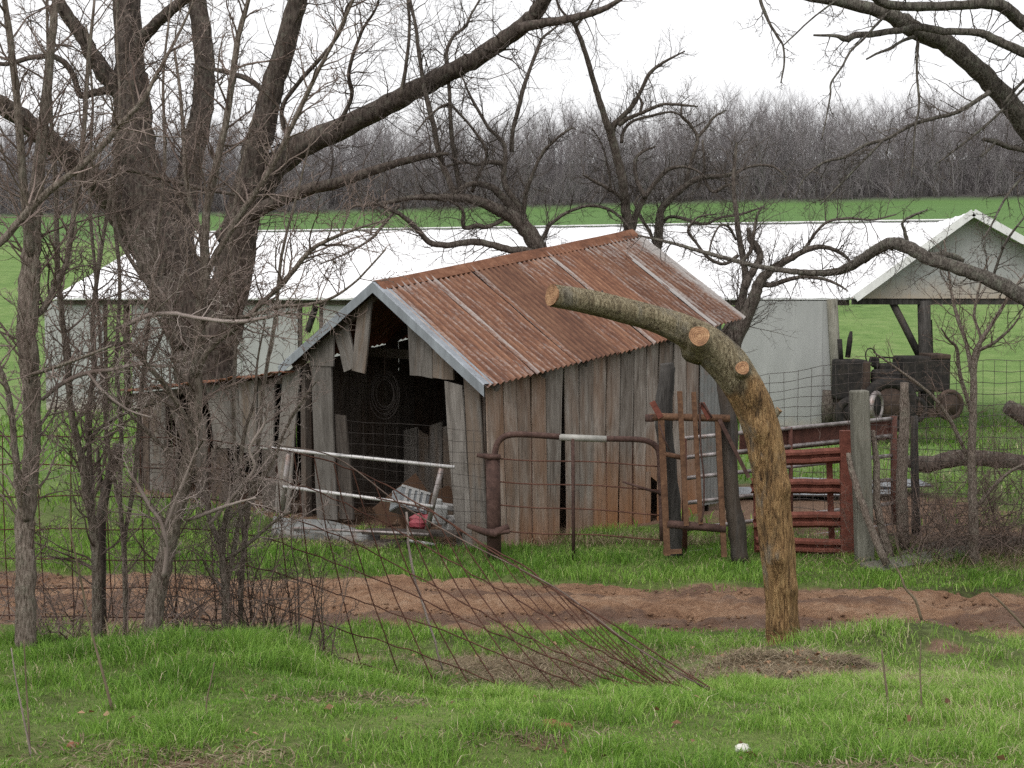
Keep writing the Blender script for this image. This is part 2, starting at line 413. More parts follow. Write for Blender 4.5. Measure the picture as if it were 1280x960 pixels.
def m_ground():
    b = NB('pasture_ground'); v = b.pos()
    big = b.noise(v, .16, 4, .6); med = b.noise(v, 1.3, 5, .65); fin_ = b.noise(v, 14, 4, .7)
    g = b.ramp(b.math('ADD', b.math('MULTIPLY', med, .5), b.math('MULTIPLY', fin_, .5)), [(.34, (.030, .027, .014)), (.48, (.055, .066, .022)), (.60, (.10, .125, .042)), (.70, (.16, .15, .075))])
    g = b.mix(b.ramp(big, [(.42, 0.), (.66, .55)]), g, (.17, .235, .060))
    far = b.mix(b.math('ADD', b.math('MULTIPLY', fin_, .5), b.math('MULTIPLY', big, .5)), (.062, .125, .038), (.11, .195, .058))
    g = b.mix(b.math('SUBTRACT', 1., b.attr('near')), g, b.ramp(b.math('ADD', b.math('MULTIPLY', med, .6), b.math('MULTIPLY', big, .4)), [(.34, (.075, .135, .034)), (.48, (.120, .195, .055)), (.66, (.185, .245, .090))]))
    g = b.mix(b.attr('crop'), g, far)
    th = b.ramp(b.math('ADD', b.math('MULTIPLY', fin_, .6), b.math('MULTIPLY', med, .4)), [(.3, (.085, .062, .034)), (.55, (.17, .135, .075)), (.75, (.26, .21, .13))])
    so_ = b.ramp(b.math('ADD', b.math('MULTIPLY', fin_, .6), b.math('MULTIPLY', med, .4)), [(.3, (.075, .045, .030)), (.55, (.155, .098, .066)), (.75, (.24, .165, .12))])
    mk = b.math('MULTIPLY', b.math('SUBTRACT', b.math('ADD', b.attr('thatch'), med), .5), 1.0)
    g = b.mix(b.ramp(b.math('ADD', b.attr('thatch'), b.math('MULTIPLY', b.math('SUBTRACT', med, .5), 1.2)), [(.35, 0.), (.6, 1.)]), g, th)
    g = b.mix(b.ramp(b.math('ADD', b.attr('dirt'), b.math('MULTIPLY', b.math('SUBTRACT', med, .5), 1.0)), [(.4, 0.), (.6, 1.)]), g, so_)
    g = b.mix(b.attr('litter'), g, b.mix(fin_, (.055, .05, .048), (.11, .10, .096)))
    b.bump(b.math('ADD', fin_, med), .8, .06)
    return b.fin(g, .95, spec=.15)
M['ground'] = m_ground()
def m_road():
    b = NB('red_clay_track'); v = b.pos()
    n = b.noise(b.map(v, (.6, 1.6, 1)), 1.6, 5, .65); f = b.noise(b.map(v, (.7, 1.2, 1)), 13, 6, .78)
    c = b.ramp(b.math('ADD', b.math('MULTIPLY', n, .55), b.math('MULTIPLY', f, .5)), [(.33, (.060, .030, .018)), (.42, (.185, .096, .054)), (.53, (.31, .18, .108)), (.70, (.45, .31, .21))])
    wet = b.noise(b.map(v, (.35, 1.8, 1)), .9, 4, .6)
    w = b.ramp(b.math('ADD', wet, b.math('MULTIPLY', b.attr('wet'), .16)), [(.53, 0.), (.62, 1.)])
    c = b.mix(b.math('MULTIPLY', w, .55), c, (.085, .050, .040))
    b.bump(b.math('ADD', f, n), 1.0, .11)
    return b.fin(c, b.math('SUBTRACT', .92, b.math('MULTIPLY', w, .35)), spec=.3)
M['road'] = m_road()
def m_blade(name, stops, trans=.35):
    b = NB(name); c = b.ramp(b.attr('tint'), stops)
    b.fin(c, .55, spec=.22)
    t = b.n('ShaderNodeBsdfTranslucent'); b.l(c, t.inputs[0])
    mx = b.n('ShaderNodeMixShader'); mx.inputs[0].default_value = trans
    b.l(b.b.outputs[0], mx.inputs[1]); b.l(t.outputs[0], mx.inputs[2]); b.l(mx.outputs[0], b.out.inputs[0])
    return b.m
M['grass'] = m_blade('green_grass_blades', [(0., (.052, .120, .016)), (.35, (.125, .245, .033)), (.7, (.235, .385, .066)), (.90, (.35, .46, .14)), (.93, (.42, .36, .21)), (1., (.55, .49, .34))])
M['dead'] = m_blade('dead_grass_blades', [(0., (.10, .072, .042)), (.5, (.21, .16, .10)), (1., (.40, .33, .23))], .2)
M['leaf'] = m_blade('dead_leaves', [(0., (.09, .045, .025)), (.5, (.20, .105, .055)), (1., (.36, .23, .14))], .2)
def m_peeled():
    b = NB('cut_trunk_bark'); v = b.coord()
    n1 = b.noise(b.map(v, (26, 26, 4)), 1, 6, .72, 1.5); n2 = b.noise(b.map(v, (5, 5, 3)), 1, 4, .6); n3 = b.noise(b.map(v, (75, 75, 9)), 1, 4, .6, .6)
    h = b.math('ADD', b.math('MULTIPLY', n1, .6), b.math('MULTIPLY', n3, .4))
    fib = b.ramp(h, [(.36, (.030, .017, .009)), (.43, (.145, .082, .037)), (.53, (.32, .195, .09)), (.68, (.49, .345, .18))])
    brk = b.ramp(b.math('ADD', b.math('MULTIPLY', n1, .5), b.math('MULTIPLY', n3, .5)), [(.37, (.055, .042, .026)), (.46, (.20, .16, .098)), (.60, (.39, .335, .225))])
    pl = b.math('ADD', b.attr('peel'), b.math('MULTIPLY', b.math('SUBTRACT', n2, .5), .9))
    col = b.mix(b.ramp(pl, [(.40, 0.), (.58, 1.)]), brk, fib)
    dk = b.ramp(b.noise(b.map(v, (9, 9, 2.2)), 1, 5, .7), [(.54, 0.), (.66, .8)])
    gp = b.ramp(b.noise(b.map(v, (4, 4, 2)), 1, 4, .7), [(.55, 0.), (.66, .6)]); col = b.mix(gp, col, (.22, .205, .175))
    col = b.mix(dk, col, (.05, .034, .022))
    b.bump(h, 1.0, .07)
    return b.fin(col, .9, spec=.2)
M['peeled'] = m_peeled()
def m_endgrain():
    b = NB('sawn_end_grain'); v = b.coord()
    w = b.n('ShaderNodeTexWave'); w.wave_type = 'RINGS'; w.rings_direction = 'SPHERICAL'
    b.l(v, w.inputs['Vector']); w.inputs['Scale'].default_value = 22; w.inputs['Distortion'].default_value = 2.5; w.inputs['Detail'].default_value = 3
    n = b.noise(v, 18, 4, .6)
    c = b.ramp(b.math('ADD', b.math('MULTIPLY', w.outputs['Fac'], .16), b.math('MULTIPLY', n, .84)), [(.30, (.10, .045, .02)), (.5, (.255, .13, .062)), (.72, (.40, .25, .135))])
    return b.fin(c, .8)
M['endgrain'] = m_endgrain()
def m_plain(name, c, rough=.7):
    b = NB(name); n = b.noise(b.coord(), 7, 4, .6)
    return b.fin(b.mix(b.math('MULTIPLY', n, .5), c, tuple(x * .55 for x in c)), rough)
M['red'] = m_plain('faded_red_plastic', (.26, .04, .055), .6)
M['white'] = m_plain('white_plastic', (.36, .36, .355), .6)
M['grayblue'] = m_plain('grey_plastic', (.17, .18, .19), .6)
M['card'] = m_plain('brown_board', (.11, .06, .035))
M['stone'] = m_plain('pale_stone', (.62, .60, .55), .8)
M['clay'] = m_plain('red_clay_clod', (.19, .07, .038), .95)
M['wire_dark'] = m_rust('dark_wire', (.012, .010, .009), (.026, .021, .019), (.05, .042, .038), 3)
M['block'] = m_plain('grey_concrete', (.34, .33, .32), .9)
#@@SETTING
# ------------------------------------------------------------------ ground, track
def axis(fine0, fine1, step, lo, hi, k=1.09):
    a = list(np.arange(fine0, fine1, step)); s = step; v = a[-1]
    while v < hi: s *= k; v += s; a.append(v)
    s = step; v = a[0]; b = []
    while v > lo: s *= k; v -= s; b.append(v)
    return np.array(b[::-1] + a)
xs = axis(-7.5, 7.5, .09, -420, 420); ys = axis(4.2, 19, .09, -60, 520, 1.06)
XX, YY = np.meshgrid(xs, ys); ZZ = terr(XX, YY)
nx, ny = len(xs), len(ys)
idx = np.arange(nx * ny).reshape(ny, nx)
Fq = np.stack([idx[:-1, :-1], idx[:-1, 1:], idx[1:, 1:], idx[1:, :-1]], -1).reshape(-1, 4)
gauss = lambda cx, cy, sx, sy, a=1: a * np.exp(-((XX - cx) / sx) ** 2 - ((YY - cy) / sy) ** 2)
E1 = Vector((.70711, .70711, 0)); E2 = Vector((-.70711, .70711, 0)); SA = Vector((-.344, 17.8, 0))
su = (XX - SA.x) * E1.x + (YY - SA.y) * E1.y; sw = (XX - SA.x) * E2.x + (YY - SA.y) * E2.y
shed_in = sstep(-.7, .1, su) * sstep(5.4, 4.8, su) * sstep(-.5, .1, sw) * sstep(9.4, 8.6, sw)
dirt = np.maximum.reduce([shed_in, gauss(5.0, 21.5, 2.6, 3.2, 1.1), gauss(6.4, 19, 1.6, 1.4, .9), gauss(2.15, 11.75, .75, .35, .9), gauss(3.35, 10.7, .25, .25, .7),
                          gauss(.15, 5.2, .25, .2, .9), gauss(-1.15, 4.9, .4, .15, .7)])
nr, fr = road_edges(XX)
dirt = np.maximum(dirt, sstep(-.35, .2, YY - nr) * sstep(-.15, .35, fr - YY))
thatch = np.maximum.reduce([gauss(.35, 11.9, 1.1, .8, .95), gauss(1.9, 9.5, 1.0, .7, 1.1), gauss(-3.0, 10.5, 2.6, 1.4, .6), gauss(6.2, 17.4, 2.2, .8, .8), gauss(3.2, 9.4, 1.2, .5, .55), gauss(-2, 12, 2, .8, .5),
                            gauss(-2.6, 18.6, 1.3, .4, .5)])
litter = sstep(198, 203, YY + fbm(XX * .2, YY * .1, 77) * 6 - 3)
thatch = np.maximum.reduce([thatch, gauss(2.9, 9.5, .45, .3, .9), gauss(2.35, 8.4, .4, .3, .8), gauss(3.0, 7.4, .8, .5, .6), gauss(1.6, 6.3, .7, .3, .6)])
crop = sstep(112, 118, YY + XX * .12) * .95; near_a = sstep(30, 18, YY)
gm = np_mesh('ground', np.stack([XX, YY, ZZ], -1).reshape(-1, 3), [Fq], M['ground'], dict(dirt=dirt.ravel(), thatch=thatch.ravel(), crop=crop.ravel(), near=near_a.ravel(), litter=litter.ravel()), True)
ground = link(bpy.data.objects.new('ground', gm)); ground['kind'] = 'structure'; ground['label'] = 'green pasture ground rising to a far field below the grey wood'
# the track: a churned clay sheet with wheel ruts
rx = np.arange(-12, 12, .045); rv = np.linspace(-.06, 1.06, 64)
RX2, RV = np.meshgrid(rx, rv); n_, f_ = road_edges(RX2); RY = n_ + (f_ - n_) * RV
rz = terr0(RX2, RY) - .012
rut = lambda c, w: np.exp(-((RV - c - .03 * np.sin(RX2 * .9 + c * 9)) / w) ** 2)
rz += -.055 * rut(.30, .09) - .06 * rut(.74, .10) + .05 * rut(.50, .08)
rz += (fbm(RX2 * 1.6, RY * 4.5, 31) - .5) * .15 + (fbm(RX2 * 7, RY * 10, 32, 3) - .5) * .13
rz -= .11 * (1 - sstep(-.06, .10, RV) * sstep(1.06, .93, RV))
ri = np.arange(RX2.size).reshape(RX2.shape)
rf = np.stack([ri[:-1, :-1], ri[:-1, 1:], ri[1:, 1:], ri[1:, :-1]], -1).reshape(-1, 4)
road = link(bpy.data.objects.new('dirt_track', np_mesh('dirt_track', np.stack([RX2, RY, rz], -1).reshape(-1, 3), [rf], M['road'], dict(wet=(rut(.30, .13) + .7 * rut(.14, .10)).ravel()), True)))
road['kind'] = 'structure'; road['label'] = 'churned red clay farm track with wheel ruts'

# ------------------------------------------------------------------ grass
RG = np.random.default_rng(11)
def blades(x, y, h, wid, lean, tint, zoff=-.01, flat=0.0, z=None):
    n = len(x)
    if z is None: z = terr(x, y) + zoff
    az = RG.uniform(0, 2 * pi, n); la = RG.uniform(0, 2 * pi, n)
    dx, dy = np.cos(az) * wid / 2, np.sin(az) * wid / 2
    lx, ly = np.cos(la) * lean * h, np.sin(la) * lean * h
    up = h * (1 - flat)
    b = np.stack([x, y, z], -1)
    d = np.stack([dx, dy, np.zeros(n)], -1)
    m = b + np.stack([lx * .35, ly * .35, up * .6], -1); t = b + np.stack([lx, ly, up * np.sqrt(np.clip(1 - .5 * lean ** 2, .15, 1))], -1)
    V = np.stack([b - d, b + d, m + d * .75, m - d * .75, t], 1).reshape(-1, 3)
    i = np.arange(n) * 5
    Q = np.stack([i, i + 1, i + 2, i + 3], -1); T = np.stack([i + 3, i + 2, i + 4], -1)
    return V, Q, T, np.repeat(tint, 5)
def stuff_blades(name, label, cat, mat, parts):
    VV, QQ, TT, AA, o = [], [], [], [], 0
    for V, Q, T, a in parts:
        VV.append(V); QQ.append(Q + o); TT.append(T + o); AA.append(a); o += len(V)
    me = np_mesh(name, np.concatenate(VV), [np.concatenate(QQ), np.concatenate(TT)], mat, dict(tint=np.concatenate(AA)))
    return tag(link(bpy.data.objects.new(name, me)), label, cat, None, 'stuff')
def scatter(n, x0, x1, y0, y1, dens=None, fan=None):
    y = RG.uniform(y0, y1, n) if fan is None else np.sqrt(RG.uniform(y0 ** 2, y1 ** 2, n))
    x = RG.uniform(x0, x1, n) if fan is None else RG.uniform(-fan, fan, n) * y
    if dens is not None:
        k = RG.random(n) < dens(x, y); x, y = x[k], y[k]
    return x, y
def G2(x, y, cx, cy, sx, sy): return np.exp(-((x - cx) / sx) ** 2 - ((y - cy) / sy) ** 2)
def tints(x, y, s=40):
    t = .12 + .55 * fbm(x * 1.1, y * 1.1, s) + .5 * (fbm(x * .45, y * .45, s + 5) - .42) + RG.normal(0, .17, len(x)) + .12 * sstep(.8, 2.2, x) * (y < 13)
    st = RG.random(len(x)) < .05 + .10 * sstep(.9, 2.4, x) * (y < 13.4)
    return np.where(st, RG.uniform(.92, 1, len(x)), np.clip(t, 0, .9))
def bare(x, y):
    b = np.maximum.reduce([.95 * G2(x, y, .15, 5.2, .12, .10), .75 * G2(x, y, -1.15, 4.9, .35, .12), .9 * G2(x, y, 2.15, 11.7, .7, .35), 1.2 * G2(x, y, 1.85, 9.2, .8, .6), .8 * G2(x, y, 3.3, 10.7, .25, .25),
                           .8 * G2(x, y, 1.1, 4.75, .25, .12), .8 * G2(x, y, 2.4, 8.4, .22, .18), .8 * G2(x, y, 2.95, 9.6, .3, .2), .6 * G2(x, y, 3.0, 7.5, .45, .25), .6 * G2(x, y, -.7, 6.0, .22, .1), .85 * G2(x, y, 2.9, 9.3, .5, .2), .7 * G2(x, y, 2.0, 5.6, .4, .1)])
    return np.clip(b, 0, 1)
# foreground bank
d1 = lambda x, y: (.48 + .70 * sstep(.33, .58, fbm(x * 2.1, y * 2.1, 50))) * (1 - bare(x, y))
x, y = scatter(285000, 0, 0, 4.2, 9.2, d1, .42)
tuft = fbm(x * 3.2, y * 3.2, 51)
h = (.024 + .062 * sstep(.38, .72, tuft)) * RG.uniform(.5, 1.4, len(x)) * (1 + .45 * G2(x, y, -1.5, 7.4, .8, .8))
fore = [blades(x, y, h, RG.uniform(.0022, .0050, len(x)), RG.uniform(.2, 1.15, len(x)), tints(x, y))]
stuff_blades('bank_grass', 'lush green grass on the roadside bank', 'grass', M['grass'], fore)
# ditch and track edge, verge before the shed, right hand slope
d2 = lambda x, y: np.clip((.12 + 1.1 * sstep(.40, .62, fbm(x * 1.5, y * 1.5, 60))) * (1 - bare(x, y)) * (1 - .85 * G2(x, y, .35, 11.8, .95, .7)) * (1 - .6 * G2(x, y, -3, 10.5, 2.4, 1.2)) * (1 - .97 * G2(x, y, 2.0, 9.7, .62, .55)), 0, 1)
x, y = scatter(120000, -5, 5.5, 8.6, 13.6, d2)
nr_, fr_ = road_edges(x); k = (y < nr_ + RG.uniform(-.1, .35, len(x)) ** 3 * 6); x, y = x[k], y[k]
h = (.04 + .09 * sstep(.4, .7, fbm(x * 2.2, y * 2.2, 61))) * RG.uniform(.6, 1.3, len(x))
ditch = [blades(x, y, h, RG.uniform(.004, .008, len(x)), RG.uniform(.2, 1.1, len(x)), tints(x, y, 41))]
stuff_blades('ditch_grass', 'patchy green grass in the ditch beside the clay track', 'grass', M['grass'], ditch)
x, y = scatter(100000, -8.5, 8.5, 14.3, 19.5)
nr_, fr_ = road_edges(x); u = (x + .344) * .70711 + (y - 17.8) * .70711; w = -(x + .344) * .70711 + (y - 17.8) * .70711
ins = (u > -.05) & (u < 5.2) & (w > -.05) & (w < 9)
pen = np.clip(G2(x, y, 5.0, 21.5, 2.4, 3.0) + G2(x, y, 6.4, 18.6, 1.6, .9) + .6 * G2(x, y, 1.5, 18.4, 2, .25), 0, 1)
k = (y > fr_ - RG.uniform(-.1, .4, len(x)) ** 3 * 5) & ~ins & (RG.random(len(x)) > pen * 1.15); x, y = x[k], y[k]
h = (.05 + .10 * sstep(.4, .68, fbm(x * 1.7, y * 1.7, 71))) * RG.uniform(.6, 1.3, len(x))
verge = [blades(x, y, h, RG.uniform(.006, .012, len(x)), RG.uniform(.15, 1.0, len(x)), np.clip(tints(x, y, 42) - .04, 0, 1))]
x, y = scatter(45000, -14, 16, 19.5, 40, lambda x, y: .3 + .9 * sstep(.45, .6, fbm(x * .8, y * .8, 80)))
u = (x + .344) * .70711 + (y - 17.8) * .70711; w = -(x + .344) * .70711 + (y - 17.8) * .70711
k = ~((u > -.1) & (u < 5.3) & (w > -.1) & (w < 9.2)) & (RG.random(len(x)) > np.clip(1.2 * G2(x, y, 5.0, 21.5, 2.6, 3.2), 0, 1)); x, y = x[k], y[k]
h = RG.uniform(.08, .2, len(x)); verge.append(blades(x, y, h, RG.uniform(.018, .03, len(x)), RG.uniform(.1, .8, len(x)), tints(x, y, 43)))
stuff_blades('verge_grass', 'bright green verge grass between the clay track and the old shed', 'grass', M['grass'], verge)
# dead grass: lying thatch in the ditch, heaps round the cut trunk, at the foot of the shed and the brush
dd = []
def dead(n, cx, cy, sx, sy, lift=0, hl=.16, flat=.75):
    x = RG.normal(cx, sx, n); y = RG.normal(cy, sy, n)
    z = terr(x, y) + RG.uniform(0, 1, n) * lift * np.exp(-((x - cx) / sx) ** 2 * .6 - ((y - cy) / sy) ** 2 * .6)
    dd.append(blades(x, y, RG.uniform(.5, 1.4, n) * hl, RG.uniform(.004, .009, n), RG.uniform(.5, 1.5, n), np.clip(RG.normal(.45, .25, n), 0, 1), flat=flat, z=z))
dead(8500, .35, 11.7, .65, .45, .04, .14); dead(2600, -2.6, 10.4, 1.6, .9); dead(3200, 2.12, 10.15, .17, .16, .15, .12); dead(3000, 1.66, 9.8, .2, .2, .12, .12); dead(3000, 1.9, 9.2, .4, .2, .05, .12)
dead(1700, 2.42, 9.75, .13, .14, .08, .14); dead(1500, 1.1, 9.7, .3, .2, .05, .14)
dead(2600, 6.0, 17.2, 1.4, .5, .05, .25, .5); dead(1300, 2.0, 18.3, 1.3, .12, 0, .24, .25); dead(900, -2.4, 18.3, .9, .3, 0, .2, .5)
dead(1200, 3.0, 9.2, .6, .25); dead(900, 2.95, 9.6, .3, .15, .06, .12); dead(700, 2.4, 8.4, .25, .15, .05, .1); dead(900, 3.0, 7.5, .5, .3, 0, .1, .5); dead(500, 1.7, 6.2, .4, .12, 0, .07); dead(700, .1, 5.3, .2, .1, 0, .06); dead(600, 1.2, 4.8, .3, .1, 0, .06); dead(500, -.7, 6.0, .25, .1, 0, .06); dead(900, -1.2, 4.95, .3, .12, 0, .07); dead(1500, -2.4, 8.9, 1.0, .35, .03, .2, .4)
stuff_blades('dead_grass', 'tangled straw coloured dead grass in the ditch and round the cut trunk', 'dead grass', M['dead'], dd)
# fallen leaves: small bent quads
n = 500
x = np.concatenate([RG.normal(1.9, .32, 230), RG.normal(2.9, .45, 90), RG.uniform(-1.9, 2.2, 60), RG.normal(.2, .9, 120)])
y = np.concatenate([RG.normal(9.5, .35, 230), RG.normal(9.2, .25, 90), RG.uniform(4.6, 6.3, 60), RG.normal(11.8, .5, 120)])
z = terr(x, y) + RG.uniform(.01, .05, n); s = RG.uniform(.010, .024, n); a = RG.uniform(0, 6.28, n)
cu, su_ = np.cos(a) * s, np.sin(a) * s; tz = RG.uniform(-.6, .6, n) * s
b = np.stack([x, y, z], -1); U = np.stack([cu, su_, tz], -1); Vv = np.stack([-su_ * .55, cu * .55, RG.uniform(-.5, .5, n) * s], -1)
LV = np.stack([b - U, b + Vv, b + U, b - Vv + np.array([0, 0, .01])], 1).reshape(-1, 3); li = np.arange(n) * 4
lm = np_mesh('fallen_leaves', LV, [np.stack([li, li + 1, li + 2], -1), np.stack([li, li + 2, li + 3], -1)], M['leaf'], dict(tint=np.repeat(RG.random(n), 4)))
tag(link(bpy.data.objects.new('fallen_leaves', lm)), 'brown fallen leaves scattered over the bank and ditch', 'leaves', None, 'stuff')

# ------------------------------------------------------------------ far wood: bare trees, one mass
def grow(tb, p, d, L, r, depth, rng, spec, n_sides=3, zmin=-99.):
    """one wandering branch and its children. spec per level: (points, wander, up, children, length ratio, angle)"""
    npt, wan, up, nch, lr, ang = spec[depth]
    px, py, pz = p; dx, dy, dz = d; st = L / (npt - 1)
    pts = [(px, py, pz)]; rad = [r]; dirs = [(dx, dy, dz)]
    g = rng.gauss
    for k in range(1, npt):
        dx += g(0, wan); dy += g(0, wan); dz += g(0, wan) + up
        l = math.sqrt(dx * dx + dy * dy + dz * dz) + 1e-6; dx /= l; dy /= l; dz /= l
        px += dx * st; py += dy * st; pz = max(pz + dz * st, zmin)
        pts.append((px, py, pz)); rad.append(r * (1 - .78 * k / (npt - 1))); dirs.append((dx, dy, dz))
    tb.add(pts, rad, n_sides if r < .03 else (5 if r < .08 else 7))
    if depth + 1 < len(spec):
        m = nch if isinstance(nch, int) else rng.randint(*nch)
        for c in range(m):
            t = .2 + .8 * (c + rng.random()) / m; f = t * (npt - 1); i = min(int(f), npt - 2); f -= i
            a, b = pts[i], pts[i + 1]; q = (a[0] + (b[0] - a[0]) * f, a[1] + (b[1] - a[1]) * f, a[2] + (b[2] - a[2]) * f)
            v = dirs[i + 1]; rv = (g(0, 1), g(0, 1), g(0, 1)); dt = rv[0] * v[0] + rv[1] * v[1] + rv[2] * v[2]
            s = (rv[0] - v[0] * dt, rv[1] - v[1] * dt, rv[2] - v[2] * dt); l = math.sqrt(s[0] ** 2 + s[1] ** 2 + s[2] ** 2) + 1e-6
            aa = ang * rng.uniform(.6, 1.3); ca, sa = cos(aa), sin(aa) / l
            nd = (v[0] * ca + s[0] * sa, v[1] * ca + s[1] * sa, v[2] * ca + s[2] * sa)
            rr = rad[i] * rng.uniform(.45, .7)
            grow(tb, q, nd, L * lr * rng.uniform(.55, 1.25) * (1.15 - .4 * t), max(rr, .0025), depth + 1, rng, spec, n_sides, zmin)
protos = []
fr_rng = random.Random(5)
for k in range(7):
    tb = Tubes()
    grow(tb, (0, 0, 0), (fr_rng.gauss(0, .05), fr_rng.gauss(0, .05), 1), 11.0, .075, 0, fr_rng, [(5, .07, .04, 24, .34, .75), (3, .18, .10, 12, .55, .7), (2, .2, .1, 0, 0, 0)])
    protos.append(tb.arrays())
proto_col = bpy.data.collections.new('woodland_kinds')       # not linked: only the wood's instances show
for k, (V, F) in enumerate(protos):
    proto_col.objects.link(bpy.data.objects.new('bare_tree_kind', np_mesh('bare_tree_kind', V, F, M['forest'])))
for k in range(4):                                            # saplings and undergrowth
    tb = Tubes()
    for j in range(5): grow(tb, (fr_rng.gauss(0, .6), fr_rng.gauss(0, .4), 0), (fr_rng.gauss(0, .22), fr_rng.gauss(0, .22), 1), fr_rng.uniform(2.2, 5.5), .045, 0, fr_rng, [(4, .2, .08, 9, .5, .6), (2, .2, .1, 0, 0, 0)])
    V, F = tb.arrays(); proto_col.objects.link(bpy.data.objects.new('undergrowth_kind', np_mesh('undergrowth_kind', V, F, M['forest'])))
pts, scl, rot, kind = [], [], [], []
for k in range(1295):
    row = k % 7
    X = -130 + 260 * ((k // 7) + fr_rng.random()) / 185; Y = 204 + row * 5.5 + fr_rng.uniform(-3, 3)
    pts.append((X, Y, gz(X, Y) - .3)); rot.append(fr_rng.uniform(0, 6.28)); kind.append(fr_rng.randrange(7))
    scl.append(fr_rng.uniform(.72, 1.1) * (.93 + .13 * float(sstep(8, 40, X)) + .06 * math.sin(X * .21) + .05 * math.sin(X * .53 + 1)))
for k in range(1295):
    X = fr_rng.uniform(-130, 130); Y = fr_rng.uniform(200, 228); pts.append((X, Y, gz(X, Y) - .1)); rot.append(fr_rng.uniform(0, 6.28)); kind.append(7 + fr_rng.randrange(4)); scl.append(fr_rng.uniform(.6, 1.25))
wm = bpy.data.meshes.new('bare_woodland'); wm.from_pydata(pts, [], [])
wm.attributes.new('scl', 'FLOAT', 'POINT').data.foreach_set('value', scl); wm.attributes.new('rot', 'FLOAT', 'POINT').data.foreach_set('value', rot)
wm.attributes.new('kind_index', 'INT', 'POINT').data.foreach_set('value', kind)
wo_ = tag(link(bpy.data.objects.new('bare_woodland', wm)), 'grey leafless woodland along the top of the far field', 'woodland', None, 'stuff')
ng = bpy.data.node_groups.new('woodland', 'GeometryNodeTree')
ng.interface.new_socket('Geometry', in_out='INPUT', socket_type='NodeSocketGeometry'); ng.interface.new_socket('Geometry', in_out='OUTPUT', socket_type='NodeSocketGeometry')
N_ = ng.nodes.new; gi, go = N_('NodeGroupInput'), N_('NodeGroupOutput'); iop = N_('GeometryNodeInstanceOnPoints'); ci = N_('GeometryNodeCollectionInfo')
ci.inputs['Collection'].default_value = proto_col; ci.inputs['Separate Children'].default_value = True; ci.inputs['Reset Children'].default_value = True
def named(k, t):
    q = N_('GeometryNodeInputNamedAttribute'); q.data_type = t; q.inputs['Name'].default_value = k; return q.outputs['Attribute']
cx = N_('ShaderNodeCombineXYZ'); LK = ng.links.new
LK(named('rot', 'FLOAT'), cx.inputs['Z']); LK(gi.outputs[0], iop.inputs['Points']); LK(ci.outputs[0], iop.inputs['Instance']); iop.inputs['Pick Instance'].default_value = True
LK(named('kind_index', 'INT'), iop.inputs['Instance Index']); LK(cx.outputs[0], iop.inputs['Rotation']); LK(named('scl', 'FLOAT'), iop.inputs['Scale']); LK(iop.outputs[0], go.inputs[0])
wo_.modifiers.new('woodland', 'NODES').node_group = ng
#@@SHED
# ------------------------------------------------------------------ the old shed
def sp(u, w, z=0.): return Vector((SA.x + E1.x * u + E2.x * w, SA.y + E1.y * u + E2.y * w, z))
OV = .15
R1 = P(607, 486, 17.55); R2 = P(928, 401, 21.36); R3 = P(468, 357, 19.11); R4 = P(790, 292, 22.94)
R5 = P(350, 462, 20.65); R6 = R5 + (R4 - R3)
def bil(a, b, c, d, u, v):    # a-b at v=0 (ridge), d-c at v=1 (eave)
    return a.lerp(b, u).lerp(d.lerp(c, u), v)
def roof_z(u, w):
    """height of the roof over shed coordinates"""
    t = (u + OV) / 5.386
    if w <= 2.0: k = (w + .2) / 2.2; return (1 - t) * (R1.z + (R3.z - R1.z) * k) + t * (R2.z + (R4.z - R2.z) * k)
    k = (w - 2.0) / 2.18; return (1 - t) * (R3.z + (R5.z - R3.z) * k) + t * (R4.z + (R6.z - R4.z) * k)
shed = thing('wooden_shed', 'old weathered plank shed with a rusty corrugated roof and open dark doorway', 'shed', (sp(2.4, 2).x, sp(2.4, 2).y, 0))
def sheet(u0, u1, a, b, c, d, lift, galv, ncorr=9, rows=7, tail=.0):
    nx_ = ncorr * 6 + 1
    n = (b - a).cross(d - a).normalized(); n = n if n.z > 0 else -n
    V, gv, cv = [], [], []
    jit = [RND.uniform(-.006, .006) for _ in range(rows)]
    for r in range(rows):
        v = r / (rows - 1)
        for i in range(nx_):
            s = i / (nx_ - 1); u = u0 + (u1 - u0) * s
            p = bil(a, b, c, d, u, v * (1 + tail)) + n * (lift + .021 * cos(s * ncorr * 2 * pi) + jit[r])
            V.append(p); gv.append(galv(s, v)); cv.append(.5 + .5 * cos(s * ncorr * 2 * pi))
    F = [(r * nx_ + i, r * nx_ + i + 1, (r + 1) * nx_ + i + 1, (r + 1) * nx_ + i) for r in range(rows - 1) for i in range(nx_ - 1)]
    org = bil(a, b, c, d, (u0 + u1) / 2, 1); x = (b - a).normalized(); y = ((d - a) - x * (d - a).dot(x)).normalized(); z = x.cross(y)
    mw = Matrix((x, y, z)).transposed().to_4x4(); mw.translation = org; inv = mw.inverted()
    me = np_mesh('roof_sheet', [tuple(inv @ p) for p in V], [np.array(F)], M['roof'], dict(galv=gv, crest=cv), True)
    me.materials[0] = M['roof']
    return link(bpy.data.objects.new('roof_sheet', me), shed, mw)
UB = [0, .165, .31, .455, .6, .73, .865, 1.0]
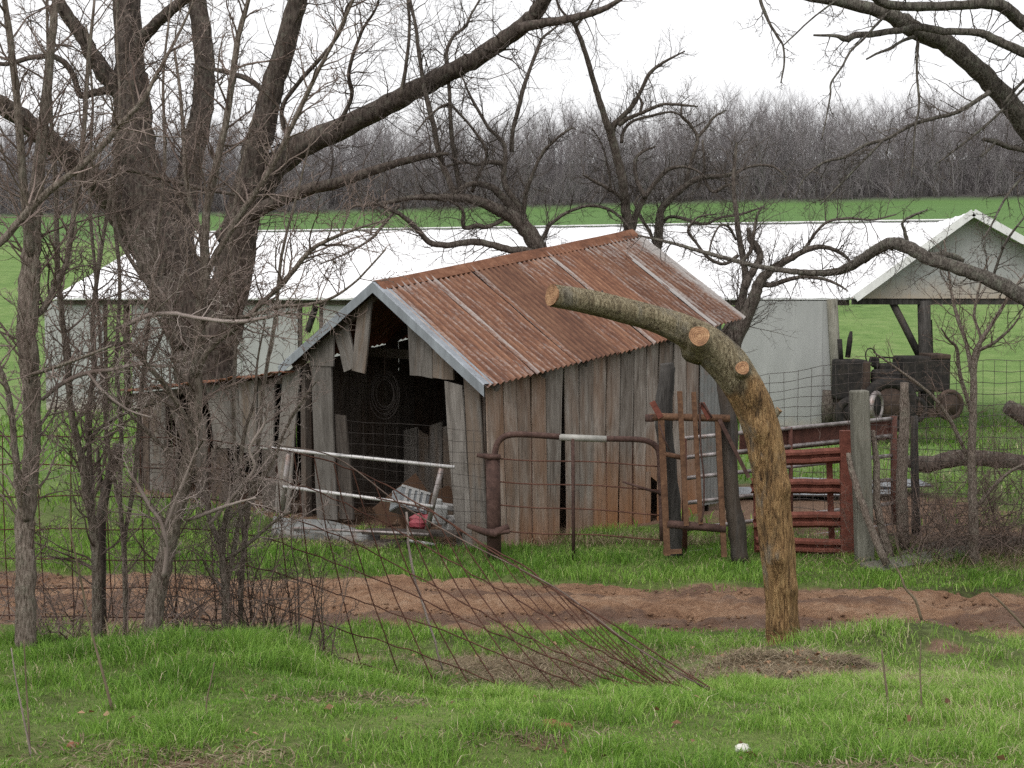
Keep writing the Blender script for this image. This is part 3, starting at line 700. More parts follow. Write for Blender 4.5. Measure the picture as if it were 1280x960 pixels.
for k in range(7):
    def gal(s, v, k=k):
        g = .10
        if k in (2, 4, 6): g = max(g, .95 - 3.4 * s)                       # bright lap edge
        if k in (0, 2, 4): g = max(g, .50 - 5 * (1 - s))
        if k == 0: g = max(g, .62 - 1.5 * s - .2 * v, .5 - 6 * v)
        if k == 6: g = max(g, 1.05 - 2.2 * (1 - s) - .55 * v)
        if k == 2: g = max(g, .1)
        if k >= 3: g = max(g, .34 - 1.0 * v)
        return g + (.14, .10, -.24, .08, -.10, .12, .2)[k]
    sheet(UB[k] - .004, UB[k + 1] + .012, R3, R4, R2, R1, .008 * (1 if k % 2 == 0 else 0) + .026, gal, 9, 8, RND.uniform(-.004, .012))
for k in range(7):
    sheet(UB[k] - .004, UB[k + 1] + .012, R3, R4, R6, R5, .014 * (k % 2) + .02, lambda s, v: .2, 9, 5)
# ridge cap, folded over both slopes
def strip(name, rows, mat, parent, thick=.006, closed=False):
    """rows: list of cross-sections (lists of points); a bent sheet with thickness"""
    V, F = [], []; m = len(rows[0])
    for r in rows:
        V += r
    for i in range(len(rows) - 1):
        for j in range(m - 1):
            F.append((i * m + j, i * m + j + 1, (i + 1) * m + j + 1, (i + 1) * m + j))
    o = obj(name, V, F, mat, parent)
    md = o.modifiers.new('thick', 'SOLIDIFY'); md.thickness = thick; md.offset = 0
    return o
rows = []
for i in range(13):
    t = i / 12; c = R3.lerp(R4, t); dr = (R1.lerp(R2, t) - c).normalized(); dl = (R5.lerp(R6, t) - c).normalized()
    wv = RND.uniform(-.008, .008); up = Vector((0, 0, .055 + wv))
    rows.append([c + dr * (.21 + wv) + up * .9, c + dr * .12 + up * 1.1, c + dr * .02 + up * 1.25, c + dl * .02 + up * 1.25, c + dl * .21 + up * .9])
strip('ridge_cap', rows, M['ridge'], shed)
# galvanised rake trim on the gable
for (a, b) in ((R3, R1), (R3, R5)):
    rows = []
    for i in range(9):
        t = i / 8; c = a.lerp(b, t) - E1 * .02; dn = Vector((0, 0, -1)); wv = RND.uniform(-.008, .008)
        rows.append([c + E1 * .16 + Vector((0, 0, .062)), c + Vector((0, 0, .060)), c - E1 * .012 + Vector((0, 0, .045)) , c - E1 * .008 + dn * (.095 + wv)])
    strip('rake_trim', rows, M['galv'], shed, .005)
# rafter tails below the eave
for t in (.045, .21, .36, .53, .69, .84):
    c = R1.lerp(R2, t); up = (R3.lerp(R4, t) - c).normalized()
    beam('rafter_tail', c + up * .03 + Vector((0, 0, -.06)), c + up * .55 + Vector((0, 0, -.06)), .05, .09, M['plank_gray'], shed, E1)
# rafters and purlins inside
for t in (.03, .36, .69, .97):
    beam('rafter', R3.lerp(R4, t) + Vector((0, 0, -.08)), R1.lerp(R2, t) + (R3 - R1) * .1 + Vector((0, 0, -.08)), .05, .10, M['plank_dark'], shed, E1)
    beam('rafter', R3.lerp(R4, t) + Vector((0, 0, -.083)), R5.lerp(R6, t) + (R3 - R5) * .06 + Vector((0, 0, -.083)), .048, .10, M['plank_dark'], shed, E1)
# ---- side wall planks
NS = -E2
tops = [.0, .30, .55, .82, 1.10, 1.46, 1.76, 2.06, 2.34, 2.63, 2.92, 3.20, 3.48, 3.80, 4.10, 4.42]
for k in range(len(tops) - 1):
    a, b = tops[k], tops[k + 1]
    lean = .10 * max(0, 1 - k / 7.) + RND.uniform(-.012, .012)
    g0 = .009 + RND.choice((0, .002, .004, .009))
    ba, bb = a + lean + RND.uniform(-.01, .01), b + lean + RND.uniform(-.01, .01)
    if k == 4: bb -= .12
    if k == 5: ba += .04
    if k == 2: bb -= .035
    if k == 8: bb -= .04
    if k == 9: bb -= .02
    zb = -.03
    pl = RND.uniform(0, .022)
    off = NS * pl
    zt = lambda s: roof_z(s, 0.0) - .07
    if k == 11:                                            # short board, rotted away at the foot
        plank('plank', sp(ba + g0, 0, .72) + off, sp(bb - g0, 0, .58) + off, sp(b - g0, 0, zt(b)) + off, sp(a + g0, 0, zt(a)) + off, .025, NS, M['plank'], shed, jag=.012, stain=1.0)
        plank('plank', sp(ba + g0, 0, zb) + off, sp(ba + .11, 0, zb) + off, sp(ba + .10, 0, .74) + off, sp(ba + g0, 0, .74) + off, .025, NS, M['plank'], shed, stain=1.4)
        continue
    plank('plank', sp(ba + g0, 0, zb) + off, sp(bb - g0, 0, zb + RND.uniform(0, .05)) + off, sp(b - g0, 0, zt(b)) + off, sp(a + g0, 0, zt(a)) + off, .025, NS, M['plank'], shed, stain=(.45 + .3 * (k >= 3) + .75 * (k >= 7) + RND.uniform(-.15, .3)))
# galvanised sheet closing the far end of the wall
rows = []
for i in range(31):
    s = 4.40 + .52 * i / 30; o = NS * (.03 + .009 * cos(i / 30 * 6 * 2 * pi))
    rows.append([sp(s, 0, .12) + o, sp(s, 0, 1.2) + o, sp(s, 0, roof_z(s, 0) - .09) + o])
strip('wall_sheet', rows, M['galv_old'], shed, .003)
# ---- gable wall: boards read from the picture, lying in the gable plane
P0 = sp(0, 0); NG = -E1
def gp(px, py): return on_plane(px, py, P0, E1)
def gz_clip(p):
    w = (p - SA).dot(E2); z = roof_z(0, w) - .055
    return Vector((p.x, p.y, min(p.z, z)))
def gboard(a, b, c, d, off=0., mat='plank', thick=.025):
    q = [gz_clip(gp(*t)) + NG * off for t in (a, b, c, d)]
    plank('plank', *q, thick, NG, M[mat], shed, jag=.008)
gboard((572, 693), (592, 694), (577, 482), (555, 476), .0, 'plank_gray')
gboard((592, 694), (610, 695), (599, 472), (580, 470), .012, 'plank_gray')
gboard((513, 469), (527, 470), (527, 380), (508, 372), .004, 'plank_gray'); gboard((527, 470), (541, 473), (541, 390), (526, 380), .014, 'plank_gray')
gboard((541, 472), (555, 474), (556, 400), (541, 390), .006, 'plank_gray'); gboard((555, 474), (568, 475), (568, 420), (556, 405), .016, 'plank_gray')
gboard((442, 463), (458, 467), (468, 360), (449, 365), .03, 'plank_gray')
gboard((431, 465), (445, 459), (434, 385), (417, 408), .012, 'plank_gray')
gboard((389, 457), (418, 458), (419, 400), (388, 428), .02, 'plank_gray')
gboard((396, 648), (421, 650), (413, 452), (389, 452), .0, 'plank_gray')
gboard((344, 640), (362, 642), (376, 445), (354, 455), .008, 'plank_gray')
gboard((421, 649), (438, 650), (428, 520), (414, 518), -.05, 'plank_dark')
# tie beam, loft beam, corner posts, dark back and left walls of boards
beam('loft_beam', sp(1.2, .1, 2.35), sp(1.2, 3.9, 2.42), .14, .05, M['plank_dark'], shed, Vector((0, 0, 1)))
for (u, w) in ((.1, .1), (.1, 3.9), (4.6, .1), (4.6, 3.9)):
    beam('corner_post', sp(u, w, -.1), sp(u, w, roof_z(u, w) - .1), .11, .11, M['plank_dark'], shed, E1)
w = 0.05
while w < 3.95:
    d_ = RND.uniform(.26, .34); e = min(w + d_, 3.98)
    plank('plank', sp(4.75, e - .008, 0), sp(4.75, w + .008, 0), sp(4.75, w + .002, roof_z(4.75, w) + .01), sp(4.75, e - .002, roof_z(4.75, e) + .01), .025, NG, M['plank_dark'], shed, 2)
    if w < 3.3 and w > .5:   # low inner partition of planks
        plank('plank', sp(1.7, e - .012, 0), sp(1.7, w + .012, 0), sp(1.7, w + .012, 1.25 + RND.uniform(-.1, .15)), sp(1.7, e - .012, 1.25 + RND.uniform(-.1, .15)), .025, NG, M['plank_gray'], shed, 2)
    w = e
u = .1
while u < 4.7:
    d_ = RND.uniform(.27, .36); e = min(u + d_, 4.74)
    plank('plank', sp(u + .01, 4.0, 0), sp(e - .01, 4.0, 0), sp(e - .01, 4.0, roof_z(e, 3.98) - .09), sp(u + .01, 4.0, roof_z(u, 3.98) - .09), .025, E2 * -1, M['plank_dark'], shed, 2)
    u = e
# ---- the lean-to on the left
QL = lambda u, w: 2.10 + (1.62 - 2.10) * (w - 4.05) / 4.6 + .03 * u
V, F = [], []
nI, nJ = 61, 6
for j in range(nJ):
    for i in range(nI):
        w = 4.02 + 4.72 * i / (nI - 1); u = -.22 + 4.9 * j / (nJ - 1)
        V.append(sp(u, w, QL(u, w) + .045 + .012 * sin(i * 1.9) + RND.uniform(-.008, .008) + (.02 * sin(i * .45) if j == 0 else 0)))
F = [(j * nI + i, j * nI + i + 1, (j + 1) * nI + i + 1, (j + 1) * nI + i) for j in range(nJ - 1) for i in range(nI - 1)]
o = obj('lean_to_roof', V, F, M['ridge'], shed, smooth=True); md = o.modifiers.new('thick', 'SOLIDIFY'); md.thickness = .012; md.offset = 0
beam('lean_to_beam', sp(.02, 4.05, QL(0, 4.05) - .06), sp(.02, 8.7, QL(0, 8.7) - .06), .10, .05, M['plank_dark'], shed, Vector((0, 0, 1)))
def lboard(x0, x1, yt, x2, x3, yb, off=0., mat='plank_gray'):
    q = [gp(x2, yb), gp(x3, yb), gp(x1, yt), gp(x0, yt)]
    for i in (2, 3):
        w = (q[i] - SA).dot(E2); q[i].z = min(q[i].z, QL(0, w) - .02)
    plank('plank', *[v + NG * off for v in q], .025, NG, M[mat], shed, jag=.01)
lboard(179, 186, 488, 181, 187, 630, .01, 'plank_dark'); lboard(187, 206, 488, 188, 209, 640, .0)
lboard(206, 222, 560, 208, 224, 640, .012, 'plank_dark'); lboard(243, 258, 520, 245, 259, 645, .01, 'plank_dark')
lboard(258, 280, 478, 268, 290, 560, .012); lboard(281, 298, 475, 283, 300, 556, .0); lboard(299, 321, 472, 301, 322, 566, .012); lboard(322, 343, 468, 322, 341, 560, .0)
lboard(263, 283, 560, 264, 284, 648, -.01, 'plank_dark'); lboard(327, 344, 560, 328, 345, 652, .0, 'plank_dark')
lboard(208, 216, 495, 232, 241, 560, .03, 'plank_dark')
for u_ in (4.5,):
    w = 4.1
    while w < 8.6:
        e = min(w + RND.uniform(.28, .4), 8.62)
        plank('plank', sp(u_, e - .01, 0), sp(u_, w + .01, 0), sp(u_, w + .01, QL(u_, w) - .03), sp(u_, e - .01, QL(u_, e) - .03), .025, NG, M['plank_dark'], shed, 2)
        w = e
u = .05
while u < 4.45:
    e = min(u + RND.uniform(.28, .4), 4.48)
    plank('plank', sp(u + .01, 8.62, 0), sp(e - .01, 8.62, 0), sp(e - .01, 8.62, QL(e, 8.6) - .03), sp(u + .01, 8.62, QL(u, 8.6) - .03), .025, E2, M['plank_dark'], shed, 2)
    u = e

# ---- things in and before the shed doorway
def torus(name, c, R, r, axis, mat, parent=None, n=28, m=6):
    ax = Vector(axis).normalized(); s = ax.orthogonal().normalized(); t = ax.cross(s)
    V, F = [], []
    for i in range(n):
        a = 2 * pi * i / n; rd = s * cos(a) + t * sin(a)
        for j in range(m):
            b = 2 * pi * j / m; V.append(Vector(c) + rd * (R + r * cos(b)) + ax * r * sin(b))
    for i in range(n):
        for j in range(m):
            F.append((i * m + j, ((i + 1) % n) * m + j, ((i + 1) % n) * m + (j + 1) % m, i * m + (j + 1) % m))
    return obj(name, V, F, mat, parent, smooth=True)
cc = on_plane(480, 492, sp(.9, 0), E1)
coil = thing('wire_coil', 'dark coil of wire hanging inside the open shed doorway', 'wire coil', cc - Vector((0, 0, .36)))
for k in range(7):
    torus('wire_loop', cc + Vector((RND.uniform(-.02, .02), k * .012, RND.uniform(-.03, .01))), .20 + k * .026, .006, (E1 + Vector((RND.uniform(-.1, .1), 0, RND.uniform(-.08, .08)))), M['wire_gray'], coil, 26, 4)
beam('hanger', cc + Vector((0, .04, .2)), cc + Vector((0.02, .04, .62)), .02, .02, M['iron_brown'], coil)

def box_vf(c, sx, sy, sz, rz=0, rx=0, ry=0):
    m = Matrix.Translation(Vector(c)) @ Matrix.Rotation(rz, 4, 'Z') @ Matrix.Rotation(rx, 4, 'X') @ Matrix.Rotation(ry, 4, 'Y')
    V = [m @ Vector((x * sx / 2, y * sy / 2, z * sz / 2)) for z in (-1, 1) for x, y in ((-1, -1), (1, -1), (1, 1), (-1, 1))]
    return V, [(0, 3, 2, 1), (4, 5, 6, 7), (0, 1, 5, 4), (1, 2, 6, 5), (2, 3, 7, 6), (3, 0, 4, 7)]
def boxo(name, c, sx, sy, sz, mat, parent=None, rz=0, rx=0, ry=0, bev=.0):
    V, F = box_vf(c, sx, sy, sz, rz, rx, ry); o = obj(name, V, F, mat, parent)
    if bev: md = o.modifiers.new('bevel', 'BEVEL'); md.width = bev; md.segments = 2
    return o
# a warped grey sheet lying on its edge across the foot of the doorway
V, F = [], []
n = 26
for i in range(n):
    t = i / (n - 1); a = P(338 + 138 * t, 680 + 4 * t - 3 * sin(t * 5), 18.75 - .35 * t); b = P(342 + 133 * t, 645 + 22 * t ** 1.6 + 2 * sin(t * 9), 18.92 - .35 * t)
    a.z = max(a.z, -.02); V += [a, a.lerp(b, .5) + Vector((0, -.03 * sin(t * 7), 0)), b]
for i in range(n - 1):
    for j in range(2): F.append((3 * i + j, 3 * i + 3 + j, 3 * i + 4 + j, 3 * i + 1 + j))
o = tag(obj('metal_sheet', V, F, M['galv_old'], smooth=True), 'warped grey sheet lying across the foot of the shed doorway', 'metal sheet')
o.modifiers.new('thick', 'SOLIDIFY').thickness = .012
tag(tube('log', [P(410, 690, 18.4), P(450, 688, 18.35), P(490, 684, 18.3), P(512, 681, 18.3)], [.10, .12, .11, .09], M['bark_oak'], n=9), 'dark rotten log below the grey sheet at the doorway', 'log')
# crate: slatted grey plastic box, tipped
cr = P(512, 628, 18.9)
crate = thing('plastic_crate', 'grey plastic crate tipped over in the shed doorway', 'crate', cr - Vector((0, 0, .25)))
RZc = .5; RXc = -.35
mC = Matrix.Translation(cr) @ Matrix.Rotation(RZc, 4, 'Z') @ Matrix.Rotation(RXc, 4, 'X') @ Matrix.Rotation(.35, 4, 'Y')
def crate_piece(name, c, s, mat):
    V, F = box_vf((0, 0, 0), *s); V = [mC @ (v + Vector(c)) for v in V]; o = obj(name, V, F, mat, crate); return o
for sx in (-1, 1):
    crate_piece('side_panel', (sx * .2, 0, 0), (.02, .32, .28), M['grayblue'])
    crate_piece('end_panel', (0, sx * .16, 0), (.38, .02, .28), M['grayblue'])
crate_piece('bottom_panel', (0, 0, -.14), (.40, .34, .02), M['grayblue'])
for k in range(4): crate_piece('slat', (-.13 + k * .087, -.175, 0), (.045, .02, .25), M['white'])
for sx in (-1, 1): crate_piece('rim', (0, sx * .165, .14), (.42, .035, .03), M['white'])
# loose boards behind it
for (p, q, w_, lab) in (((474, 648, 19.6), (527, 604, 20.2), .34, 'wide brown board leaning behind the grey crate'),
                        ((500, 652, 19.3), (566, 618, 20.0), .30, 'brown board lying slanted right of the grey crate')):
    V, F = beam_vf(P(*p), P(*q), w_, .03, Vector((0, .4, 1))); tag(obj('loose_board', V, F, M['card']), lab, 'board')
V, F = beam_vf(P(456, 664, 18.5), P(574, 667, 18.0), .18, .04, Vector((0, 1, .1))); tag(obj('loose_board', V, F, M['plank_dark']), 'brown board lying level in front of the red bundle', 'board')
tag(tube('conduit', [P(512, 676, 18.2), P(545, 681, 18.05)], .022, M['pipe_silver']), 'short pale pipe on the ground under the level brown board', 'pipe')
# crumpled red bundle
V, F = [], []
cB = P(527, 652, 18.6)
for i in range(7):
    for j in range(12):
        th = pi * i / 6; ph = 2 * pi * j / 12
        r = 1 + RND.uniform(-.22, .22)
        V.append(cB + Vector((.17 * r * sin(th) * cos(ph), .12 * r * sin(th) * sin(ph), .10 * r * cos(th))))
for i in range(6):
    for j in range(12): F.append((i * 12 + j, i * 12 + (j + 1) % 12, (i + 1) * 12 + (j + 1) % 12, (i + 1) * 12 + j))
tag(obj('red_bundle', V, F, M['red']), 'crumpled faded red plastic bundle by the leaning pipe', 'bundle')
def jug(c, s, mat, lab, nm, rz):
    t = thing(nm, lab, 'container', Vector(c) - Vector((0, 0, .16 * s)))
    boxo('body', Vector(c), .22 * s, .18 * s, .28 * s, mat, t, rz, .2, .1, .03); boxo('neck', Vector(c) + Vector((.0, -.01, .17 * s)), .09 * s, .09 * s, .07 * s, mat, t, rz, .2, .1, .01)
jug(P(548, 642, 18.35), .95, M['white'], 'white plastic container standing right of the leaning pipe', 'plastic_jug', .4)
tag(boxo('concrete_block', P(566, 655, 18.5), .24, .2, .2, M['block'], None, .5, .1, 0, .012), 'grey block beside the doorway edge below the white container', 'block')
tag(boxo('concrete_block', P(562, 634, 18.7), .30, .16, .08, M['block'], None, .6, .1, .2, .01), 'thin grey slab above the block at the doorway edge', 'slab')

# ------------------------------------------------------------------ silver pipe gate leaning in front of the doorway
a0, a1 = P(318, 558, 18.6), P(568, 584, 17.55); b0, b1 = P(354, 608, 18.55), P(541, 633, 17.72)
g = thing('pipe_gate', 'leaning silver pipe gate across the open shed doorway', 'gate', (a1.lerp(a0, .5).x, 18.1, 0))
tube('rail', [a0, a1], .023, M['pipe_silver'], g); tube('rail', [b0, b1], .023, M['pipe_silver'], g)
tube('upright', [P(552, 585, 17.62), P(534, 662, 17.9)], .034, M['pipe_dull'], g); tube('upright', [P(361, 566, 18.42), P(352, 645, 18.7)], .034, M['pipe_dull'], g)
tube('rail', [P(366, 660, 18.72), P(536, 668, 17.9)], .02, M['pipe_dull'], g)

# ------------------------------------------------------------------ woven wire beside the gate post, across the doorway
def wire(name, pts, r, mat, parent, n=4):
    t = Tubes(); t.add([tuple(p) for p in pts], [r] * len(pts), n)
    return t.obj(name, mat, parent, tuple(pts[0]))
f2 = thing('woven_wire_fence', 'thin square woven wire stretched before the shed doorway', 'fence', P(520, 690, 17.4))
for k in range(11):
    y0 = 530 + k * 14.5
    pts = [P(420 + 190 * t, y0 - 6 + 15 * t + 1.5 * sin(t * 9 + k), 17.75 - .5 * t) for t in (0, .2, .4, .6, .8, 1)]
    wire('line_wire', pts, .0026, M['wire_dark'], f2)
for k in range(14):
    x = 424 + k * 14
    wire('stay_wire', [P(x + (k * 7 % 3), 529 + .07 * (x - 424), 17.75 - .5 * (x - 424) / 190), P(x + 2, 610, 17.74 - .5 * (x - 424) / 190), P(x + 3, 688, 17.73 - .5 * (x - 424) / 190)], .0022, M['wire_dark'], f2)

# ------------------------------------------------------------------ rusty bow gate
YG = 17.15
gate = thing('farm_gate', 'rusty tube gate with rounded corners and wire rods before the shed wall', 'gate', P(720, 700, YG))
fr1 = catmull([(618, 655), (618, 600), (618, 575), (621, 556), (630, 546), (645, 543), (672, 544), (700, 546)], 4)
tube('frame', [P(px, py, YG) for px, py in fr1], .038, M['rust'], gate)
tube('repair_sleeve', [P(699, 546.5, YG), P(758, 549, YG)], .041, M['sleeve'], gate)
fr2 = catmull([(756, 548.5), (790, 549), (808, 551), (819, 557), (824, 568), (826, 600), (828, 676)], 4)
tube('frame', [P(px, py, YG) for px, py in fr2], .036, M['rust'], gate)
for (p, q) in (((620, 573), (825, 582)), ((621, 602), (826, 612)), ((622, 631), (827, 643)), ((632, 664), (828, 674))):
    wire('rod', [P(p[0] + (q[0] - p[0]) * t, p[1] + (q[1] - p[1]) * t + 1.2 * sin(t * 8), YG) for t in np.linspace(0, 1, 9)], .009, M['wire'], gate, 5)
tube('bar', [P(716, 548, YG - .02), P(716.5, 620, YG - .02), P(717, 700, YG - .02)], .022, M['rust'], gate)
for x in (664, 758, 790): wire('stay_rod', [P(x, 549, YG + .012), P(x + 1, 672, YG + .012)], .004, M['wire'], gate)
tube('broken_rod', [P(778, 602, YG - .03), P(800, 609, YG - .035), P(826, 617, YG - .04)], [.012, .016, .018], M['rust'], gate)
gp_ = thing('gate_post', 'thick rusty pipe gate post with hinge brackets', 'post', P(618, 694, YG))
tube('post_pipe', [P(616, 570, YG + .02), P(617, 630, YG + .02), P(618, 705, YG + .02)], .088, M['rust'], gp_, 12)
tube('bracket', [P(596, 569, YG - .05), P(612, 571, YG - .05), P(626, 571, YG - .05)], [.022, .04, .03], M['rust'], gp_); tube('bracket', [P(584, 657, YG - .08), P(606, 665, YG - .08), P(618, 667, YG - .08), P(636, 658, YG - .08)], [.03, .045, .06, .035], M['rust'], gp_)
tube('latch_bar', [P(620, 666, YG - .09), P(637, 664, YG - .1)], .03, M['rust'], gp_)

# ------------------------------------------------------------------ dark wooden posts
def wood_post(lab, pts, radii, mat, nm='wooden_post', group=None, n=11):
    """pts (px,py,Y)"""
    c = catmull([(*p, r) for p, r in zip(pts, radii)], 5)
    t = Tubes(); t.add([tuple(P(q[0] + RND.uniform(-.5, .5), q[1], q[2])) for q in c], [q[3] * RND.uniform(.94, 1.06) for q in c], n)
    b = P(*pts[-1]); o = t.obj(nm, mat, None, tuple(b), .05)
    return tag(o, lab, 'post', group)
wood_post('dark splintered wooden post with a blunt top behind the rusty frame', [(833, 454, 17.35), (834, 470, 17.35), (829, 520, 17.35), (837, 590, 17.35), (843, 650, 17.35), (843, 694, 17.35)], [.075, .10, .105, .095, .09, .10], M['char'])
wood_post('charred leaning post right of the rusty frame, behind the cut trunk', [(906, 470, 17.0), (909, 500, 17.0), (912, 560, 17.0), (914, 620, 17.0), (921, 660, 17.0), (925, 702, 17.0)], [.11, .105, .10, .095, .11, .10], M['char'])
# ------------------------------------------------------------------ rusty iron head frame
YF = 16.85
hf = thing('iron_frame', 'rusty iron cattle headgate frame standing between two dark posts', 'headgate', P(868, 695, YF))
tube('top_bar', [P(812, 522, YF), P(830, 521, YF), P(870, 522, YF), P(912, 523, YF)], .045, M['rust_or'], hf)
def fbar(nm, p, q, w, t=.03, Y=YF, mat='rust_or'): beam(nm, P(*p, Y), P(*q, Y), w, t, M[mat], hf)
fbar('upright', (826, 520), (834, 694), .075, .05); fbar('upright', (897, 525), (905, 696), .065, .05)
fbar('neck_bar', (849.5, 489), (858, 657), .062, .03, YF - .045); fbar('neck_bar', (867, 490), (876, 655), .055, .03, YF - .045)
tube('middle_bar', [P(829, 567, YF), P(852, 572, YF)], .03, M['rust_or'], hf); tube('bottom_bar', [P(834, 655, YF), P(870, 658, YF), P(907, 661, YF)], .05, M['rust'], hf)
fbar('base_plate', (829, 690), (852, 689), .05, .05); fbar('strut', (899, 524), (936, 597), .045, .03, YF - .03, 'rust')
fbar('latch', (815, 502), (826, 522), .07, .02, YF - .04, 'rust_red'); fbar('latch', (877, 504), (887, 523), .07, .02, YF - .04, 'rust_red')
tube('lever_rod', [P(x, y, YF - .07) for x, y in catmull([(890, 522), (878, 504), (875, 512), (876, 560), (880, 600), (879, 640), (876, 652)], 4)], .011, M['rust'], hf, 6)
tube('lever_rod', [P(x, y, YF - .07) for x, y in [(824, 530), (830, 548), (837, 563)]], .008, M['rust'], hf, 6)
tube('pin', [P(812, 518, YF), P(812, 527, YF)], .055, M['rust'], hf)
#@@BARN
# ------------------------------------------------------------------ pipe panel and red rail gate of the pen
pp = thing('corral_fence', 'long steel pipe corral panel with white-worn rails behind the red rails', 'corral panel', P(985, 680, 18.7))
YL_, YR_ = 17.7, 19.9
def YY_(x): return YL_ + (YR_ - YL_) * (x - 855) / 263
for (y0, y1) in ((548, 523), (572, 544), (598, 569), (629, 599), (662, 629), (692, 656)):
    tube('rail', [P(855 + 263 * t, y0 + (y1 - y0) * t, YY_(855 + 263 * t)) for t in (0, .5, 1)], .028, M['pipe_dull'], pp)
for x, w_ in ((1117, .05), (988, .03), (855, .035)):
    t = (x - 855) / 263; tube('post_pipe', [P(x, 548 - 28 * t, YY_(x)), P(x + 1, 700 - 36 * t, YY_(x))], w_, M['rust_dark'], pp)
V, F = beam_vf(P(925, 556, 18.4), P(1117, 537, 19.95), .26, .03, Vector((0, 0, 1))); obj('top_plate', V, F, M['rust_dark'], pp)
rg = thing('rail_gate', 'red rusted gate of ribbed guardrail beams beside the grey square post', 'gate', P(1000, 690, 17.45))
def wbeam(p, q, hgt):
    """corrugated guard rail: a W profile swept from p to q"""
    p, q = Vector(p), Vector(q); d = (q - p).normalized(); nrm = Vector((d.y, -d.x, 0)); nrm = nrm if nrm.y < 0 else -nrm
    prof = [(-.5, 0), (-.42, .02), (-.33, .05), (-.17, .05), (-.08, .0), (.08, .0), (.17, .05), (.33, .05), (.42, .02), (.5, 0)]
    rows = []
    for i in range(8):
        c = p.lerp(q, i / 7); wv = RND.uniform(-.006, .006)
        rows.append([c + Vector((0, 0, a * hgt + wv)) + nrm * b_ for a, b_ in prof])
    strip('guard_rail', rows, M['rust_red'], rg, .006)
for (xa, ya, xb, yb, h_) in ((938, 575, 1054, 568, .19), (938, 607, 1055, 608, .185), (941, 651, 1057, 649, .20), (944, 680, 1058, 684, .19)):
    wbeam(P(xa, ya, 17.35), P(xb, yb, 17.55), h_)
beam('channel_post', P(1060, 538, 17.5), P(1061, 697, 17.5), .20, .08, M['rust_red'], rg); beam('stile', P(1036, 560, 17.66), P(1040, 684, 17.66), .07, .05, M['rust_red'], rg); beam('stile', P(944, 560, 17.46), P(946, 690, 17.46), .06, .05, M['rust_red'], rg)
# grey squared post
a, b_ = P(1074, 488, 17.0), P(1081, 712, 17.0)
o = beam('square_post', b_, a, .205, .20, M['post_gray']); md = o.modifiers.new('bevel', 'BEVEL'); md.width = .02; md.segments = 2
tag(o, 'weathered grey square wooden post beside the red rail gate', 'post')
def stick(lab, pts, radii, mat, cat='stick', nm='leaning_stick', n=7):
    c = catmull([(*p, r) for p, r in zip(pts, radii)], 4); t = Tubes()
    t.add([tuple(P(q[0] + RND.uniform(-.8, .8), q[1], q[2])) for q in c], [q[3] for q in c], n); b = max(pts, key=lambda p: p[1])
    return tag(t.obj(nm, mat, None, tuple(P(*b)), .08), lab, cat)
stick('bark covered stick leaning against the front of the grey square post', [(1060, 566, 16.8), (1068, 600, 16.75), (1083, 645, 16.7), (1108, 706, 16.6)], [.03, .042, .045, .05], M['bark_hedge'])
stick('thin crooked stake just right of the grey square post', [(1091, 538, 17.1), (1095, 580, 17.1), (1097, 640, 17.05), (1115, 703, 17.0)], [.03, .045, .05, .055], M['bark_hedge'])
wood_post('thin rough wooden post overgrown with twigs at the start of the wire fence', [(1131, 478, 17.6), (1130, 540, 17.6), (1127, 610, 17.6), (1130, 690, 17.6)], [.055, .07, .075, .085], M['bark_hedge'])
wood_post('dark thin post right behind the rough post of the wire fence', [(1143, 520, 18.3), (1144, 600, 18.3), (1146, 668, 18.3)], [.05, .055, .06], M['char'])
# corrugated sheets lying in the pen
def corr_sheet(c, L, Wd, rz, lab, tilt=0.):
    nx_, V, F = 73, [], []
    m = Matrix.Translation(Vector(c)) @ Matrix.Rotation(rz, 4, 'Z') @ Matrix.Rotation(tilt, 4, 'Y')
    for r in range(5):
        for i in range(nx_):
            V.append(m @ Vector((L * (r / 4 - .5), Wd * (i / 72 - .5), .016 * cos(i / 72 * 10 * 2 * pi) + .02 * sin(r * 1.7))))
    F = [(r * nx_ + i, r * nx_ + i + 1, (r + 1) * nx_ + i + 1, (r + 1) * nx_ + i) for r in range(4) for i in range(nx_ - 1)]
    o = obj('roofing_sheet', V, F, M['galv_ground'], smooth=True); o.modifiers.new('thick', 'SOLIDIFY').thickness = .004
    return tag(o, lab, 'metal sheet')
c1 = P(1000, 622, 22.6)
corr_sheet((c1.x, 22.6, gz(c1.x, 22.6) + .10), 3.2, .8, .06, 'lower grey corrugated sheet lying in the pen behind the red gate')
c2 = P(1060, 612, 23.2); corr_sheet((c2.x, 23.2, gz(c2.x, 23.2) + .17), 2.6, .85, .02, 'upper grey corrugated sheet on the pile in the pen, sticking out right', .01)

